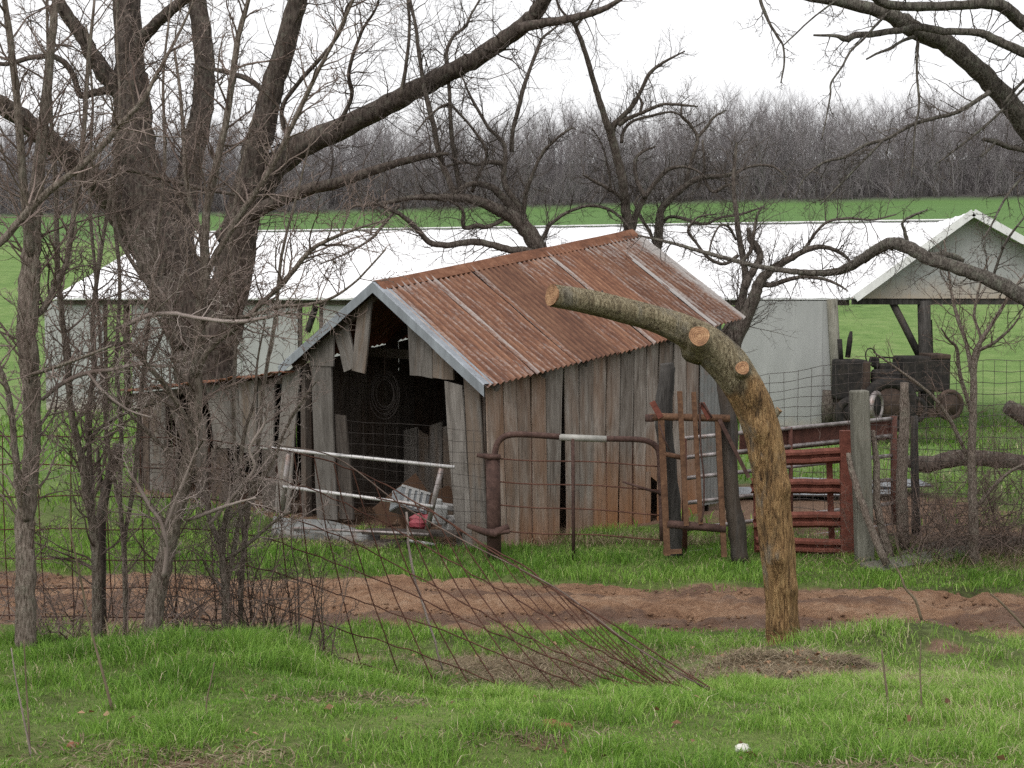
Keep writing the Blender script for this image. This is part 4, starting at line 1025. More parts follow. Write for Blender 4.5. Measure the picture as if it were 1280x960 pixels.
# ------------------------------------------------------------------ wire fence on the right
fw = thing('wire_fence', 'tall square mesh wire fence running right from the pen past the brush', 'fence', P(1180, 660, 18.2))
def fy(x): return 21.2 - 3.2 * min(max((x - 945) / 190, 0), 1)
def ftop(x): return 471 - 17 * min(max((x - 945) / 110, 0), 1) - 4 * max(0, (x - 1055) / 225)
for k in range(17):
    def yy(x):
        sp_ = 10.6 + 3.2 * min(max((x - 945) / 190, 0), 1)
        return ftop(x) + k * sp_
    pts = [P(x, yy(x) + 1.2 * sin(x * .09 + k), fy(x)) for x in range(945, 1385, 16)]
    wire('line_wire', pts, .0042, M['wire_gray'], fw, 4)
x = 945.; k = 0
while x < 1375:
    y0 = ftop(x); sp_ = 10.6 + 3.2 * min(max((x - 945) / 190, 0), 1)
    wire('stay_wire', [P(x + dx, y0 + sp_ * 16 * t, fy(x)) for t, dx in ((0, 0), (.33, 1.5 * sin(k * 1.3)), (.66, 2 * sin(k * .7)), (1, 2))], .0036, M['wire_gray'], fw, 4)
    x += 16.5 + 2 * sin(k); k += 1
# ------------------------------------------------------------------ logs and planks on the ground, right
def log(lab, pts, radii, mat, cat='log', nm='fallen_log', n=10):
    c = catmull([(*p, r) for p, r in zip(pts, radii)], 4); t = Tubes(); t.add([tuple(P(q[0], q[1] + RND.uniform(-.6, .6), q[2])) for q in c], [q[3] * RND.uniform(.93, 1.07) for q in c], n)
    return tag(t.obj(nm, mat, None, tuple(P(*pts[0])), .05), lab, cat)
V, F = beam_vf(P(1084, 712, 16.6), P(1216, 688, 17.4), .26, .06, Vector((0, 1, .25))); tag(obj('fallen_board', V, F, M['post_gray']), 'long grey weathered board lying in the grass below the brush', 'board')
log('dark rotting log lying behind the grey board under the brush', [(1110, 702, 17.2), (1160, 690, 17.4), (1205, 681, 17.6), (1250, 678, 17.8), (1300, 680, 17.8)], [.07, .11, .12, .10, .09], M['bark_mid'])
log('broken dark log end slanting up at the right edge', [(1258, 508, 21), (1275, 518, 21), (1300, 535, 21), (1330, 560, 21)], [.11, .13, .13, .12], M['bark_oak'])
log('mossy thick log lying across the ground behind the brush', [(1130, 575, 22.5), (1160, 580, 22.4), (1200, 572, 22.3), (1262, 576, 22.2), (1320, 580, 22)], [.10, .13, .14, .13, .12], M['bark_oak'])

# ------------------------------------------------------------------ the long white barn
BD = Vector((.956, -.295, 0)); BN = Vector((-.295, -.956, 0))
BRl = Vector((-11.4, 46, 0)); BL = 23.8
def bp(u, v, z): q = BRl + BD * u + BN * v; return Vector((q.x, q.y, z))
barn = thing('white_barn', 'long pale metal barn with a bright white roof behind the shed', 'barn', bp(12, 0, 0))
ZE, ZR = 3.24, 5.37
def slab(nm, quad, th, mat, parent, ribs=0, rib_h=.02):
    a, b, c, d = map(Vector, quad); n = (b - a).cross(d - a).normalized(); n = n if n.z > 0 else -n
    m = max(ribs * 4, 1); V, F = [], []
    for i in range(m + 1):
        t = i / m; h = n * (rib_h if ribs and i % 4 == 0 else 0)
        V += [a.lerp(b, t) + h, d.lerp(c, t) + h, a.lerp(b, t) - n * th, d.lerp(c, t) - n * th]
    for i in range(m):
        e = 4 * i; F += [(e, e + 4, e + 5, e + 1), (e + 2, e + 3, e + 7, e + 6), (e, e + 2, e + 6, e + 4), (e + 1, e + 5, e + 7, e + 3)]
    F += [(0, 1, 3, 2), (4 * m, 4 * m + 2, 4 * m + 3, 4 * m + 1)]
    return obj(nm, V, F, mat, parent)
slab('roof_slope', (bp(0, 0, ZR), bp(BL + .6, 0, ZR), bp(BL + .6, 6, ZE), bp(0, 6, ZE)), .04, M['barn_roof'], barn, 26)
slab('roof_slope', (bp(0, 0, ZR), bp(BL + .6, 0, ZR), bp(BL + .6, -6, ZE), bp(0, -6, ZE)), .04, M['barn_roof'], barn, 26)
beam('ridge_flashing', bp(-.05, 0, ZR + .03), bp(BL + .6, 0, ZR + .03), .3, .03, M['barn_trim'], barn, BN)
beam('eave_beam', bp(.05, 5.75, ZE - .09), bp(BL - 1.6, 5.75, ZE - .09), .16, .08, M['plank_dark'], barn, Vector((0, 0, 1)))
# wing: gable end towards us on the right
WY = 32.4
wa, we, wr_ = P(1210, 266, WY), P(1064, 372, WY), P(1400, 372, WY)
BK = Vector((0, 7.5, 0)) + Vector((.9, 0, 0))
FO = Vector((0, -.35, 0))
slab('wing_roof_slope', (wa + FO, wa + BK, we + BK, we + FO), .05, M['barn_roof'], barn, 8); slab('wing_roof_slope', (wa + FO, wa + BK, wr_ + BK, wr_ + FO), .05, M['barn_roof'], barn, 8)
for e in (we, wr_):
    beam('rake_board', wa + FO * 1.12 + Vector((0, 0, -.02)), e + FO * 1.12 + Vector((0, 0, -.02)), .17, .035, M['barn_trim'], barn, Vector((0, 0, 1)))
# gable wall in upright sheets
n = 9
for i in range(n):
    t0, t1 = i / n, (i + 1) / n
    def top(t):
        x = we.x + (wr_.x - we.x) * t
        return (we.z + (wa.z - we.z) * (x - we.x) / (wa.x - we.x)) if x < wa.x else (wr_.z + (wa.z - wr_.z) * (wr_.x - x) / (wr_.x - wa.x))
    x0, x1 = we.x + (wr_.x - we.x) * t0, we.x + (wr_.x - we.x) * t1
    zb = we.z - .02; yw = WY + .02 + .008 * (i % 2)
    V = [Vector((x0, yw, zb)), Vector((x1, yw, zb))]
    mids = [t1] + ([(wa.x - we.x) / (wr_.x - we.x)] if x0 < wa.x < x1 else []) + [t0]
    for t in mids: V.append(Vector((we.x + (wr_.x - we.x) * t, yw, max(top(t) - .07, zb + .005))))
    k = len(V); Vb = [v + Vector((0, .02, 0)) for v in V]
    obj('gable_sheet', V + Vb, [tuple(range(k)), tuple(range(2 * k - 1, k - 1, -1))] + [(j, k + j, k + (j + 1) % k, (j + 1) % k) for j in range(k)], M['barn_wall'], barn)
beam('header_beam', we + Vector((.05, .12, -.07)), wr_ + Vector((-.05, .12, -.07)), .18, .12, M['char'], barn, Vector((0, 0, 1)))
def bpost(p0, p1, w_, mat='char'): tube('barn_post', [p0, (Vector(p0) + Vector(p1)) / 2 + Vector((RND.uniform(-.02, .02), 0, 0)), p1], w_, M[mat], barn, 9)
bpost(P(1155, 376, WY + .15), P(1156, 512, WY + .15), .15); bpost(P(1113, 373, WY + .2), P(1150, 446, WY + .25), .085); bpost(P(1160, 400, WY + 1), P(1163, 512, WY + 1), .1)
bpost(P(1398, 372, WY + .15), P(1398, 520, WY + .15), .14); bpost(P(1040, 374, WY - .1), P(1047, 528, WY - .1), .125, 'post_gray')
bpost(P(1037, 488, WY - .5), P(1036, 530, WY - .5), .16, 'bark_mid'); bpost(P(1047, 496, WY - .55), P(1044, 530, WY - .55), .13, 'bark_mid')
# front wall of upright sheets, with gaps left open
def wall_sheets(x0, x1, Yf, ytop=378, ybot=None):
    x = x0
    while x < x1 - 2:
        e = min(x + 34, x1); q = []
        for xx in (x, e):
            Y = Yf(xx); b = P(xx, 500, Y); b.z = max(gz(b.x, b.y) - .03, -.3); t = Vector((b.x, b.y, ZE - .06)); q.append((b, t))
        pr = BN * (.012 * (int(x / 34) % 2))
        plank('wall_sheet', q[0][0] + pr, q[1][0] + pr, q[1][1] + pr, q[0][1] + pr, .02, BN, M['barn_wall'], barn, 3, 0.0)
        x = e
def yfront(x):
    d = ray(x, 400); p0 = bp(0, 5.7, 0); t = (p0.dot(BN)) / Vector((d.x, d.y, 0)).dot(BN); return d.y * t
wall_sheets(58, 131, yfront); wall_sheets(166, 373, yfront); wall_sheets(405, 900, yfront)
wall_sheets(925, 1043, lambda x: WY - .05)
for x in (132, 160, 375, 404):
    Y = yfront(x) + .15; b = P(x, 500, Y); bpost(Vector((b.x, Y, gz(b.x, Y) - .1)), Vector((b.x, Y, ZE - .1)), .09, 'plank_dark')
for py in (431, 500):
    beam('girt', P(132, py - 2, yfront(132) + .1), P(166, py, yfront(166) + .1), .14, .06, M['plank_dark'], barn, Vector((0, 0, 1)))
Y0 = yfront(388) + .2; bpost(P(384, 415, Y0), P(395, 382, Y0), .09)
for u_ in (0.2, 5, 10, 15, 20):
    bpost(bp(u_, -5.6, -.1 + gz(bp(u_, -5.6, 0).x, bp(u_, -5.6, 0).y)), bp(u_, -5.6, ZE - .02), .11)

# ------------------------------------------------------------------ machinery under the barn wing
YT = 31.0
tr = thing('old_tractor', 'dark old tractor with twin stacks and steering wheel parked at the barn opening', 'tractor', P(1088, 525, YT))
def mbox(nm, x0, x1, y0, y1, Y, dep, mat, parent, bev=.04):
    a, b = P(x0, y1, Y), P(x1, y0, Y); c = (a + b) / 2
    return boxo(nm, (c.x, Y + dep / 2, c.z), b.x - a.x, dep, b.z - a.z, M[mat], parent, 0, 0, 0, bev)
mbox('hood', 1048, 1086, 450, 500, YT, .75, 'iron', tr, .06); mbox('grille', 1078, 1089, 452, 512, YT - .03, .7, 'iron_brown', tr); mbox('engine', 1052, 1080, 500, 520, YT + .1, .5, 'iron_brown', tr)
tube('exhaust_stack', [P(1049.5, 424, YT + .3), P(1051.5, 452, YT + .3)], .055, M['iron'], tr, 10); tube('exhaust_stack', [P(1064, 414, YT + .3), P(1062.5, 424, YT + .3), P(1059.5, 447, YT + .3)], [.03, .06, .06], M['iron'], tr, 10)
torus('steering_wheel', P(1089, 446, YT + .3), .19, .015, (.75, -1, .25), M['iron'], tr, 24, 6); tube('steering_column', [P(1089, 446, YT + .3), P(1082, 470, YT + .3)], .03, M['iron'], tr, 6)
mbox('seat', 1094, 1100, 447, 460, YT + .2, .4, 'iron', tr); mbox('fender', 1092, 1128, 462, 482, YT - .05, .35, 'iron', tr, .08); mbox('transmission', 1085, 1126, 480, 515, YT + .15, .45, 'iron', tr, .06)
def wheel(c, R, w_, parent, axis=(0, 1, 0), tm='iron', rm='iron_brown', hub=True):
    ax = Vector(axis).normalized(); t = torus('tyre', c, R - w_ * .42, w_ * .46, ax, M[tm], parent, 30, 10)
    q = tube('rim', [Vector(c) - ax * w_ * .22, Vector(c) + ax * w_ * .22], R - w_ * .75, M[rm], parent, 22)
wheel(P(1112, 506, YT - .15), .62, .30, tr); wheel(P(1112, 506, YT + 1.2), .62, .30, tr); wheel(P(1064, 516, YT - .1), .36, .2, tr, rm='iron'); wheel(P(1064, 516, YT + .9), .36, .2, tr, rm='iron')
tube('drawbar', [P(1098, 446, YT + .4), P(1125, 448, YT + .4), P(1152, 447, YT + .4)], .02, M['iron'], tr, 6)
wheel(P(1095, 508, YT - .5), .34, .14, tr, (.8, -.6, 0), 'pipe_dull', 'iron')
wg = thing('farm_implement', 'dark boxy farm implement on wheels beside the old tractor', 'implement', P(1158, 525, YT))
mbox('hopper', 1128, 1189, 446, 490, YT - .1, .9, 'iron', wg, .05); mbox('lid', 1164, 1189, 443, 449, YT - .12, .95, 'iron_brown', wg, .02); mbox('side_panel', 1100, 1130, 455, 480, YT + .1, .6, 'iron', wg)
for x in (1140, 1152, 1180): mbox('leg', x, x + 5, 488, 520, YT, .1, 'iron', wg, .01)
mbox('beam', 1128, 1200, 512, 522, YT - .2, .2, 'iron_brown', wg, .02)
wheel(P(1187, 506, YT - .3), .34, .12, wg, (.25, -1, 0), 'iron_brown', 'iron_brown'); wheel(P(1143, 512, YT - .2), .3, .14, wg)
#@@TREES
# ------------------------------------------------------------------ the sawn, bent trunk by the track
def cut_trunk():
    path = [(982, 842, 11.80, 60), (981, 822, 11.80, 50), (979, 796, 11.80, 42), (975, 740, 11.78, 39), (971, 680, 11.76, 43), (966, 620, 11.74, 42), (959, 560, 11.72, 44), (944, 510, 11.70, 46), (918, 465, 11.66, 50), (890, 436, 11.6, 49),
            (858, 415, 11.5, 40), (822, 400, 11.4, 33), (780, 388, 11.25, 31), (735, 377, 11.1, 29.5), (690, 369, 10.92, 27.5)]
    root = thing('cut_tree_trunk', 'bent cut tree trunk with orange sawn ends leaning over towards the shed roof', 'tree trunk', P(981, 828, 11.8))
    c = catmull([(*q[:3], q[3] * .99) for q in path], 16); n = 54; rng = np.random.default_rng(4)
    ctr = np.array([tuple(P(q[0], q[1], q[2])) for q in c]); rad = np.array([q[3] * .5 * q[2] / FPX for q in c]); m = len(c)
    T = np.gradient(ctr, axis=0); T /= np.linalg.norm(T, axis=1, keepdims=True)
    ref = np.array([0, -1., 0]); N = np.cross(T, ref); N /= np.linalg.norm(N, axis=1, keepdims=True); B = np.cross(T, N)
    s = np.concatenate([[0], np.cumsum(np.linalg.norm(np.diff(ctr, axis=0), axis=1))])
    A = np.arange(n) * 2 * pi / n
    S, AA = np.meshgrid(s, A, indexing='ij')
    rid = fbm(np.cos(AA) * 3.2 + S * .5 + 10, np.sin(AA) * 3.2 + S * .9, 5) - .5
    fin_ = fbm(np.cos(AA) * 5 + 9, np.sin(AA) * 5 + S * 2.2, 8, 4) - .5
    lump = fbm(np.cos(AA) * 1.2 + 5, np.sin(AA) * 1.2 + S * 3.5, 12) - .5
    k = rad[:, None] * (1 + .20 * rid + .22 * fin_ * np.clip(1.6 - S / 2.6, .3, 1) + .20 * lump * np.clip(1.5 - S / 2.4, .3, 1))
    for (s0, a0, amp, w_) in ((1.05, 4.6, .34, .10), (1.62, 5.3, .30, .09), (.45, 4.2, .22, .08), (2.15, 4.4, .35, .12), (1.9, 3.6, .25, .1), (2.6, 1.2, .2, .07), (3.3, 1.4, .3, .04), (2.45, 4.9, .25, .12), (.75, 5.6, .2, .08)):
        dA = np.minimum(np.abs(AA - a0), 2 * pi - np.abs(AA - a0)); k = k + rad[:, None] * amp * np.exp(-((S - s0) / w_) ** 2 - (dA / .45) ** 2)
    V = ctr[:, None, :] + k[..., None] * (N[:, None, :] * np.cos(A)[None, :, None] + B[:, None, :] * np.sin(A)[None, :, None])
    idx = np.arange(m * n).reshape(m, n); a, b = idx[:-1], idx[1:]
    F = np.stack([a, np.roll(a, -1, 1), np.roll(b, -1, 1), b], -1).reshape(-1, 4)
    peel = np.repeat(np.clip(1.15 - sstep(2.1, 2.9, s) * 1.05, 0, 1), n)
    o0 = P(981, 828, 11.8)
    me = np_mesh('trunk', V.reshape(-1, 3) - np.array(o0), [F], M['peeled'], dict(peel=peel), True)
    link(bpy.data.objects.new('trunk', me), root, Matrix.Translation(o0))
    def sawn(c, d, r, ex=1.0):
        c, d = Vector(c), Vector(d).normalized(); x = d.orthogonal().normalized(); y = d.cross(x)
        V = [c]; n = 28
        for j in range(3):
            for i in range(n):
                a = 2 * pi * i / n; rr = r * (j + 1) / 3 * (1 + .05 * sin(3 * a + r * 70) + RND.uniform(-.012, .012)); V.append(c + (x * cos(a) + y * sin(a)) * rr + d * RND.uniform(-.002, .002))
        F = [(0, 1 + i, 1 + (i + 1) % n) for i in range(n)]
        for j in range(2): F += [(1 + j * n + i, 1 + (j + 1) * n + i, 1 + (j + 1) * n + (i + 1) % n, 1 + j * n + (i + 1) % n) for i in range(n)]
        e = 1 + 2 * n; b = len(V)
        for i in range(n): V.append(V[e + i] - d * .012)
        F += [(e + i, b + i, b + (i + 1) % n, e + (i + 1) % n) for i in range(n)]
        obj('sawn_end', V, F, M['endgrain'], root, c - d * .02)
    e = Vector(ctr[-1]); d = Vector(T[-1]); sawn(e + d * .006, d, rad[-1] * 1.0)
    def stub(p, q, r0, r1):
        p, q = P(*p), P(*q); t = Tubes(); cs = [tuple(p.lerp(q, f)) for f in (0, .25, .5, .75, 1)]
        t.add(cs, [r0 * (1 - f) + r1 * f for f in (0, .35, .6, .85, 1)], 18)
        V, F = t.arrays(.03); me = np_mesh('stub', V - np.array(p), F, M['peeled'], dict(peel=np.full(len(V), .3)), True)
        link(bpy.data.objects.new('stub', me), root, Matrix.Translation(p)); sawn(q + (q - p).normalized() * .005, q - p, r1 * .97)
    stub((872, 434, 11.6), (874, 420, 11.30), .15, .085); stub((924, 470, 11.68), (928, 460, 11.42), .12, .058)
    stub((954, 534, 11.7), (974, 512, 11.68), .05, .03)
    tube('twig_stub', [P(823, 396, 11.38), P(824, 386, 11.37)], [.02, .014], M['bark_mid'], root, 6); tube('twig_stub', [P(752, 376, 11.15), P(753, 363, 11.14)], [.016, .008], M['bark_mid'], root, 6)
cut_trunk()

# ------------------------------------------------------------------ bare trees traced from the picture, each standing at its own distance
G_TW = dict(oak=[(6, .22, .01, 5, .5, .8), (5, .28, .0, 4, .5, .8), (4, .3, 0, 0, 0, 0)],
            gnarl=[(7, .19, .045, 5, .5, .75), (5, .22, .03, 4, .5, .8), (4, .24, .02, 0, 0, 0)],
            hedge=[(7, .17, .05, 6, .42, .75), (5, .24, .03, 4, .42, .9), (4, .28, 0, 0, 0, 0)],
            sparse=[(7, .17, .05, 5, .42, .75), (5, .24, .03, 3, .42, .9), (4, .28, 0, 0, 0, 0)],
            droop=[(7, .22, -.05, 4, .48, .8), (5, .26, -.05, 3, .45, .8), (4, .3, -.03, 0, 0, 0)])
TW_K = dict(oak=2.3, gnarl=2.4, hedge=1.2, sparse=.8, droop=1.6)
TH_K = {'oak_tree': .95, 'apple_tree': .84, 'slender_tree': .92, 'gnarled_tree': .82, 'forked_tree': .85, 'drooping_tree': .84}
def tree(name, label, base, limbs, bark, twig, style, seed, cat='tree', group=None, rough=.06, n_base=12):
    """limbs: (points px, widths px, depths (start, end), number of side branches, their length in m)"""
    rng = random.Random(seed); root = thing(name, label, cat, base, group); tb = Tubes(); tw = Tubes(); g = rng.gauss
    for (pts, wid, (Ya, Yb), ntw, tl) in limbs:
        nn = len(pts)
        c = catmull([(p[0], p[1], Ya + (Yb - Ya) * i / (nn - 1), w) for i, (p, w) in enumerate(zip(pts, wid))], 5)
        q = [P(a[0], a[1], a[2]) for a in c]; r = [max(a[3] * TH_K.get(name, 1), .6) * .5 * a[2] / FPX for a in c]
        big = max(wid) > 12
        j = .03
        q = [p + Vector((g(0, 1), g(0, 1), g(0, 1))) * rr * j * 2 for p, rr in zip(q, r)]
        (tb if max(wid) > 2.2 else tw).add([tuple(p) for p in q], r, n_base + 4 if max(wid) > 40 else (n_base if big else 7))
        LM = sum((q[i + 1] - q[i]).length for i in range(len(q) - 1)); ntw = min(int(ntw * TW_K[style]), int(LM * (16 if style in ('hedge', 'sparse') else 11)) + 1)
        for k in range(ntw):
            t = (k + rng.random()) / ntw * .93 + .07; i = min(int(t * (len(q) - 1)), len(q) - 2)
            d = (q[i + 1] - q[i]).normalized(); rv = Vector((g(0, 1), g(0, .8), g(0, 1))); s = rv - d * rv.dot(d); s.normalize()
            up = {'oak': .25, 'gnarl': .35, 'hedge': .45, 'sparse': .45, 'droop': -.15}[style]
            nd = (d * rng.uniform(.2, .9) + s + Vector((0, 0, up))).normalized()
            p = q[i].lerp(q[i + 1], rng.random())
            rr = min(r[i] * .5, .004 + .0075 * tl * rng.uniform(.6, 1.4))
            grow(tw, tuple(p), tuple(nd), tl * rng.uniform(.5, 1.4) * (.6 + .4 * r[i] / max(r)), rr, 0, rng, G_TW[style])
    tb.obj('trunk', M[bark], root, tuple(Vector(base)), rough)
    if tw.g: tw.obj('crown', M[twig], root, tuple(Vector(base)))
    return root
YO = 26.5
tree('oak_tree', 'huge dark many stemmed tree rising behind the lean-to at the left', (P(258, 590, YO).x, YO, gz(P(258, 590, YO).x, YO)), [
    ([(258, 590), (257, 500), (250, 430), (226, 365), (200, 305), (180, 245), (167, 175), (163, 110), (161, 60), (158, 0), (153, -90), (150, -200)], [96, 76, 82, 82, 78, 64, 54, 45, 37, 34, 29, 20], (YO, YO), 16, 1.5),
    ([(262, 580), (266, 480), (278, 400), (295, 335), (303, 275), (316, 215), (330, 160), (345, 100), (365, 30), (380, -30), (400, -160)], [76, 60, 58, 50, 45, 38, 33, 29, 26, 24, 15], (YO - .1, YO - 1.5), 16, 1.6),
    ([(222, 345), (228, 280), (238, 205), (250, 150), (256, 110), (254, 60), (246, 0), (240, -80), (235, -190)], [40, 35, 31, 29, 28, 26, 24, 20, 12], (YO + .2, YO + 1.5), 14, 1.5),
    ([(300, 285), (325, 232), (365, 190), (425, 160), (475, 136), (523, 110), (560, 92), (590, 76), (625, 53), (652, 33), (675, 8), (700, -40), (730, -120)], [38, 35, 31, 27, 25, 24, 23, 22, 21, 20, 18, 15, 9], (YO - .2, YO - 4.5), 22, 1.5),
    ([(648, 36), (672, 30), (700, 26), (730, 19), (755, 11), (780, -4), (820, -30)], [16, 13, 11, 10, 8, 6, 3], (YO - 4, YO - 4.6), 6, .9),
    ([(278, 300), (305, 274), (344, 253), (385, 238), (430, 226), (489, 206), (530, 196), (560, 192)], [22, 19, 17, 16, 14, 11, 8, 4], (YO - .4, YO - 3), 14, 1.2),
    ([(160, 75), (178, 48), (198, 26), (228, 0), (270, -40), (330, -120)], [24, 17, 15, 14, 12, 8], (YO, YO - 1.2), 8, 1.3),
    ([(165, 135), (148, 112), (130, 92), (113, 65), (95, 35), (72, 0), (40, -70), (20, -140)], [26, 23, 22, 19, 17, 15, 12, 8], (YO, YO - 1), 10, 1.3),
    ([(155, 118), (140, 112), (118, 116), (101, 119), (95, 105), (88, 88), (70, 72), (40, 72), (0, 80), (-40, 60)], [12, 11, 9, 9, 8, 8, 7, 6, 5, 3], (YO, YO - 1.5), 9, 1.1),
    ([(175, 300), (150, 262), (130, 236), (100, 208), (75, 186), (50, 166), (20, 142), (-10, 124), (-60, 100)], [46, 40, 34, 31, 29, 28, 26, 24, 18], (YO, YO - 2.5), 14, 1.4),
    ([(100, 200), (120, 215), (160, 212), (200, 222), (250, 235), (300, 244)], [5, 6, 7, 7, 6, 4], (YO - 1.5, YO - 1.5), 6, 1.0),
    ([(340, 130), (318, 104), (290, 92), (262, 86), (240, 80)], [9, 8, 7, 5, 3], (YO - .9, YO), 8, 1.1),
    ([(420, 163), (440, 120), (436, 90), (452, 40), (470, 10), (480, -30)], [7, 5, 5, 4, 3, 2], (YO - 2, YO - 3), 12, 1.2),
    ([(500, 122), (508, 80), (512, 30), (510, 0), (516, -40)], [6, 5, 4, 4, 2], (YO - 3, YO - 3.2), 8, .9),
    ([(365, 188), (352, 140), (372, 105), (410, 62), (430, 30), (436, 5), (470, -20)], [8, 6, 6, 5, 4, 4, 2], (YO - 1, YO - 2), 12, 1.2),
], 'bark_oak', 'twig_oak', 'oak', 21, rough=.05)

YM = 24.2
tree('apple_tree', 'sprawling gnarled bare tree with arching limbs behind the shed ridge', (P(700, 560, YM).x, YM, gz(P(700, 560, YM).x, YM)), [
    ([(720, 600), (700, 420), (684, 340), (668, 303), (648, 277), (622, 262), (589, 249), (557, 247), (517, 247), (480, 254), (440, 258)], [34, 30, 27, 25, 22, 17, 14, 11, 8, 6, 4], (YM, YM - .8), 34, .85),
    ([(655, 280), (640, 262), (633, 252), (622, 240), (611, 233), (597, 230), (585, 231), (570, 240), (556, 252)], [16, 14, 12, 11, 10, 9, 8, 6, 4], (YM, YM - .6), 18, .8),
    ([(656, 272), (645, 252), (634, 236), (630, 222), (631, 207), (632, 192), (630, 180), (622, 170), (611, 160), (598, 138), (587, 118), (578, 96)], [11, 10, 9, 9, 8, 7, 6, 6, 5, 5, 4, 2], (YM, YM + .8), 22, .9),
    ([(630, 205), (612, 203), (596, 206), (578, 203), (555, 209)], [8, 7, 5, 4, 3], (YM + .3, YM - .4), 10, .7),
    ([(654, 270), (657, 245), (662, 228), (672, 203), (681, 187), (690, 179), (702, 168), (717, 159)], [8, 7, 6, 5, 5, 4, 4, 2], (YM, YM - .5), 12, .7),
    ([(680, 330), (660, 314), (637, 312), (612, 305), (589, 302), (562, 306), (539, 304), (528, 294), (519, 284), (506, 272), (493, 264), (480, 258), (462, 252)], [13, 12, 11, 10, 10, 9, 9, 8, 8, 7, 6, 5, 3], (YM - .3, YM - 1.6), 26, .8),
    ([(666, 306), (680, 296), (688, 280), (712, 264), (738, 257), (762, 262), (778, 274), (788, 288)], [8, 7, 6, 5, 5, 5, 4, 3], (YM, YM - .2), 16, .75),
    ([(640, 268), (612, 283), (596, 282), (580, 284), (578, 262), (560, 250)], [7, 7, 8, 7, 5, 3], (YM - .3, YM - .9), 12, .7),
    ([(570, 248), (560, 222), (552, 203), (546, 180), (543, 160), (537, 137), (530, 108), (527, 89), (522, 55), (520, 34), (513, 0), (505, -50)], [10, 9, 9, 8, 8, 8, 7, 6, 6, 5, 4, 3], (YM - .5, YM - .2), 30, .85),
    ([(578, 246), (572, 220), (568, 195), (564, 160), (562, 120), (559, 80), (559, 62), (568, 44), (582, 33), (588, 20), (605, -10)], [9, 8, 7, 7, 6, 6, 6, 5, 5, 4, 2], (YM - .3, YM + .4), 26, .85),
    ([(640, 190), (641, 165), (647, 140), (654, 113), (662, 88), (672, 62), (678, 48), (690, 38), (702, 27)], [7, 6, 6, 6, 5, 5, 4, 3, 2], (YM + .8, YM + .8), 14, .8),
    ([(590, 240), (600, 214), (608, 190), (590, 160), (572, 140), (560, 130), (540, 142), (520, 165)], [6, 5, 5, 4, 4, 4, 3, 2], (YM, YM - .8), 16, .75),
    ([(500, 255), (480, 280), (462, 300), (430, 318), (400, 330)], [5, 4, 4, 3, 2], (YM - 1, YM - 1.6), 14, .8),
], 'bark_mid', 'twig_mid', 'gnarl', 22)
YN = 24.4
tree('slender_tree', 'leaning bare tree with one long upright stem at the right end of the shed ridge', (P(800, 560, YN).x, YN, gz(P(800, 560, YN).x, YN)), [
    ([(806, 600), (800, 420), (793, 320), (786, 285), (783, 262), (780, 240), (776, 214), (770, 190), (764, 168), (760, 158), (752, 134), (744, 108), (737, 84), (729, 58), (720, 34), (713, 22)], [24, 20, 17, 15, 14, 13, 13, 12, 12, 11, 9, 8, 7.5, 7, 6, 5], (YN, YN - 1.2), 8, .6),
    ([(720, 34), (735, 12), (752, -20)], [4, 3, 2], (YN - 1.2, YN - 1.3), 3, .5), ([(716, 28), (700, 10), (690, -20)], [4, 3, 2], (YN - 1.2, YN - 1.3), 3, .5),
    ([(765, 166), (768, 156), (780, 144), (792, 130), (802, 112), (812, 92), (826, 80), (840, 72), (856, 64)], [9, 8, 7, 6, 5, 5, 4, 3, 2], (YN - .6, YN - 1.2), 9, .6),
    ([(774, 156), (785, 148), (800, 142), (818, 134), (832, 130), (852, 131), (872, 133)], [7, 6, 5, 5, 4, 4, 2], (YN - .7, YN - 1.4), 9, .6),
    ([(800, 142), (802, 128), (795, 115)], [4, 4, 2], (YN - .8, YN - .9), 3, .4),
    ([(777, 178), (779, 165), (790, 152), (810, 146), (840, 140), (858, 150), (868, 165), (871, 176)], [5, 5, 4, 4, 3, 3, 2, 2], (YN - .6, YN - .2), 8, .6),
    ([(790, 290), (796, 266), (806, 247), (818, 230), (832, 214), (845, 209), (858, 209), (872, 214), (884, 223)], [9, 9, 8, 7, 6, 5, 4, 3, 2], (YN, YN - .4), 12, .6),
    ([(806, 247), (799, 234), (795, 222), (793, 205), (797, 195), (806, 188), (820, 183)], [7, 7, 6, 6, 5, 4, 2], (YN - .2, YN + .3), 6, .5),
    ([(798, 300), (786, 276), (778, 250), (764, 238), (742, 226), (728, 218)], [7, 6, 5, 5, 4, 2], (YN - .1, YN - .9), 8, .6),
    ([(765, 240), (760, 210), (752, 180), (740, 160)], [3, 3, 2, 2], (YN, YN - .2), 6, .6),
], 'bark_mid', 'twig_mid', 'gnarl', 23)
YQ = 25.0
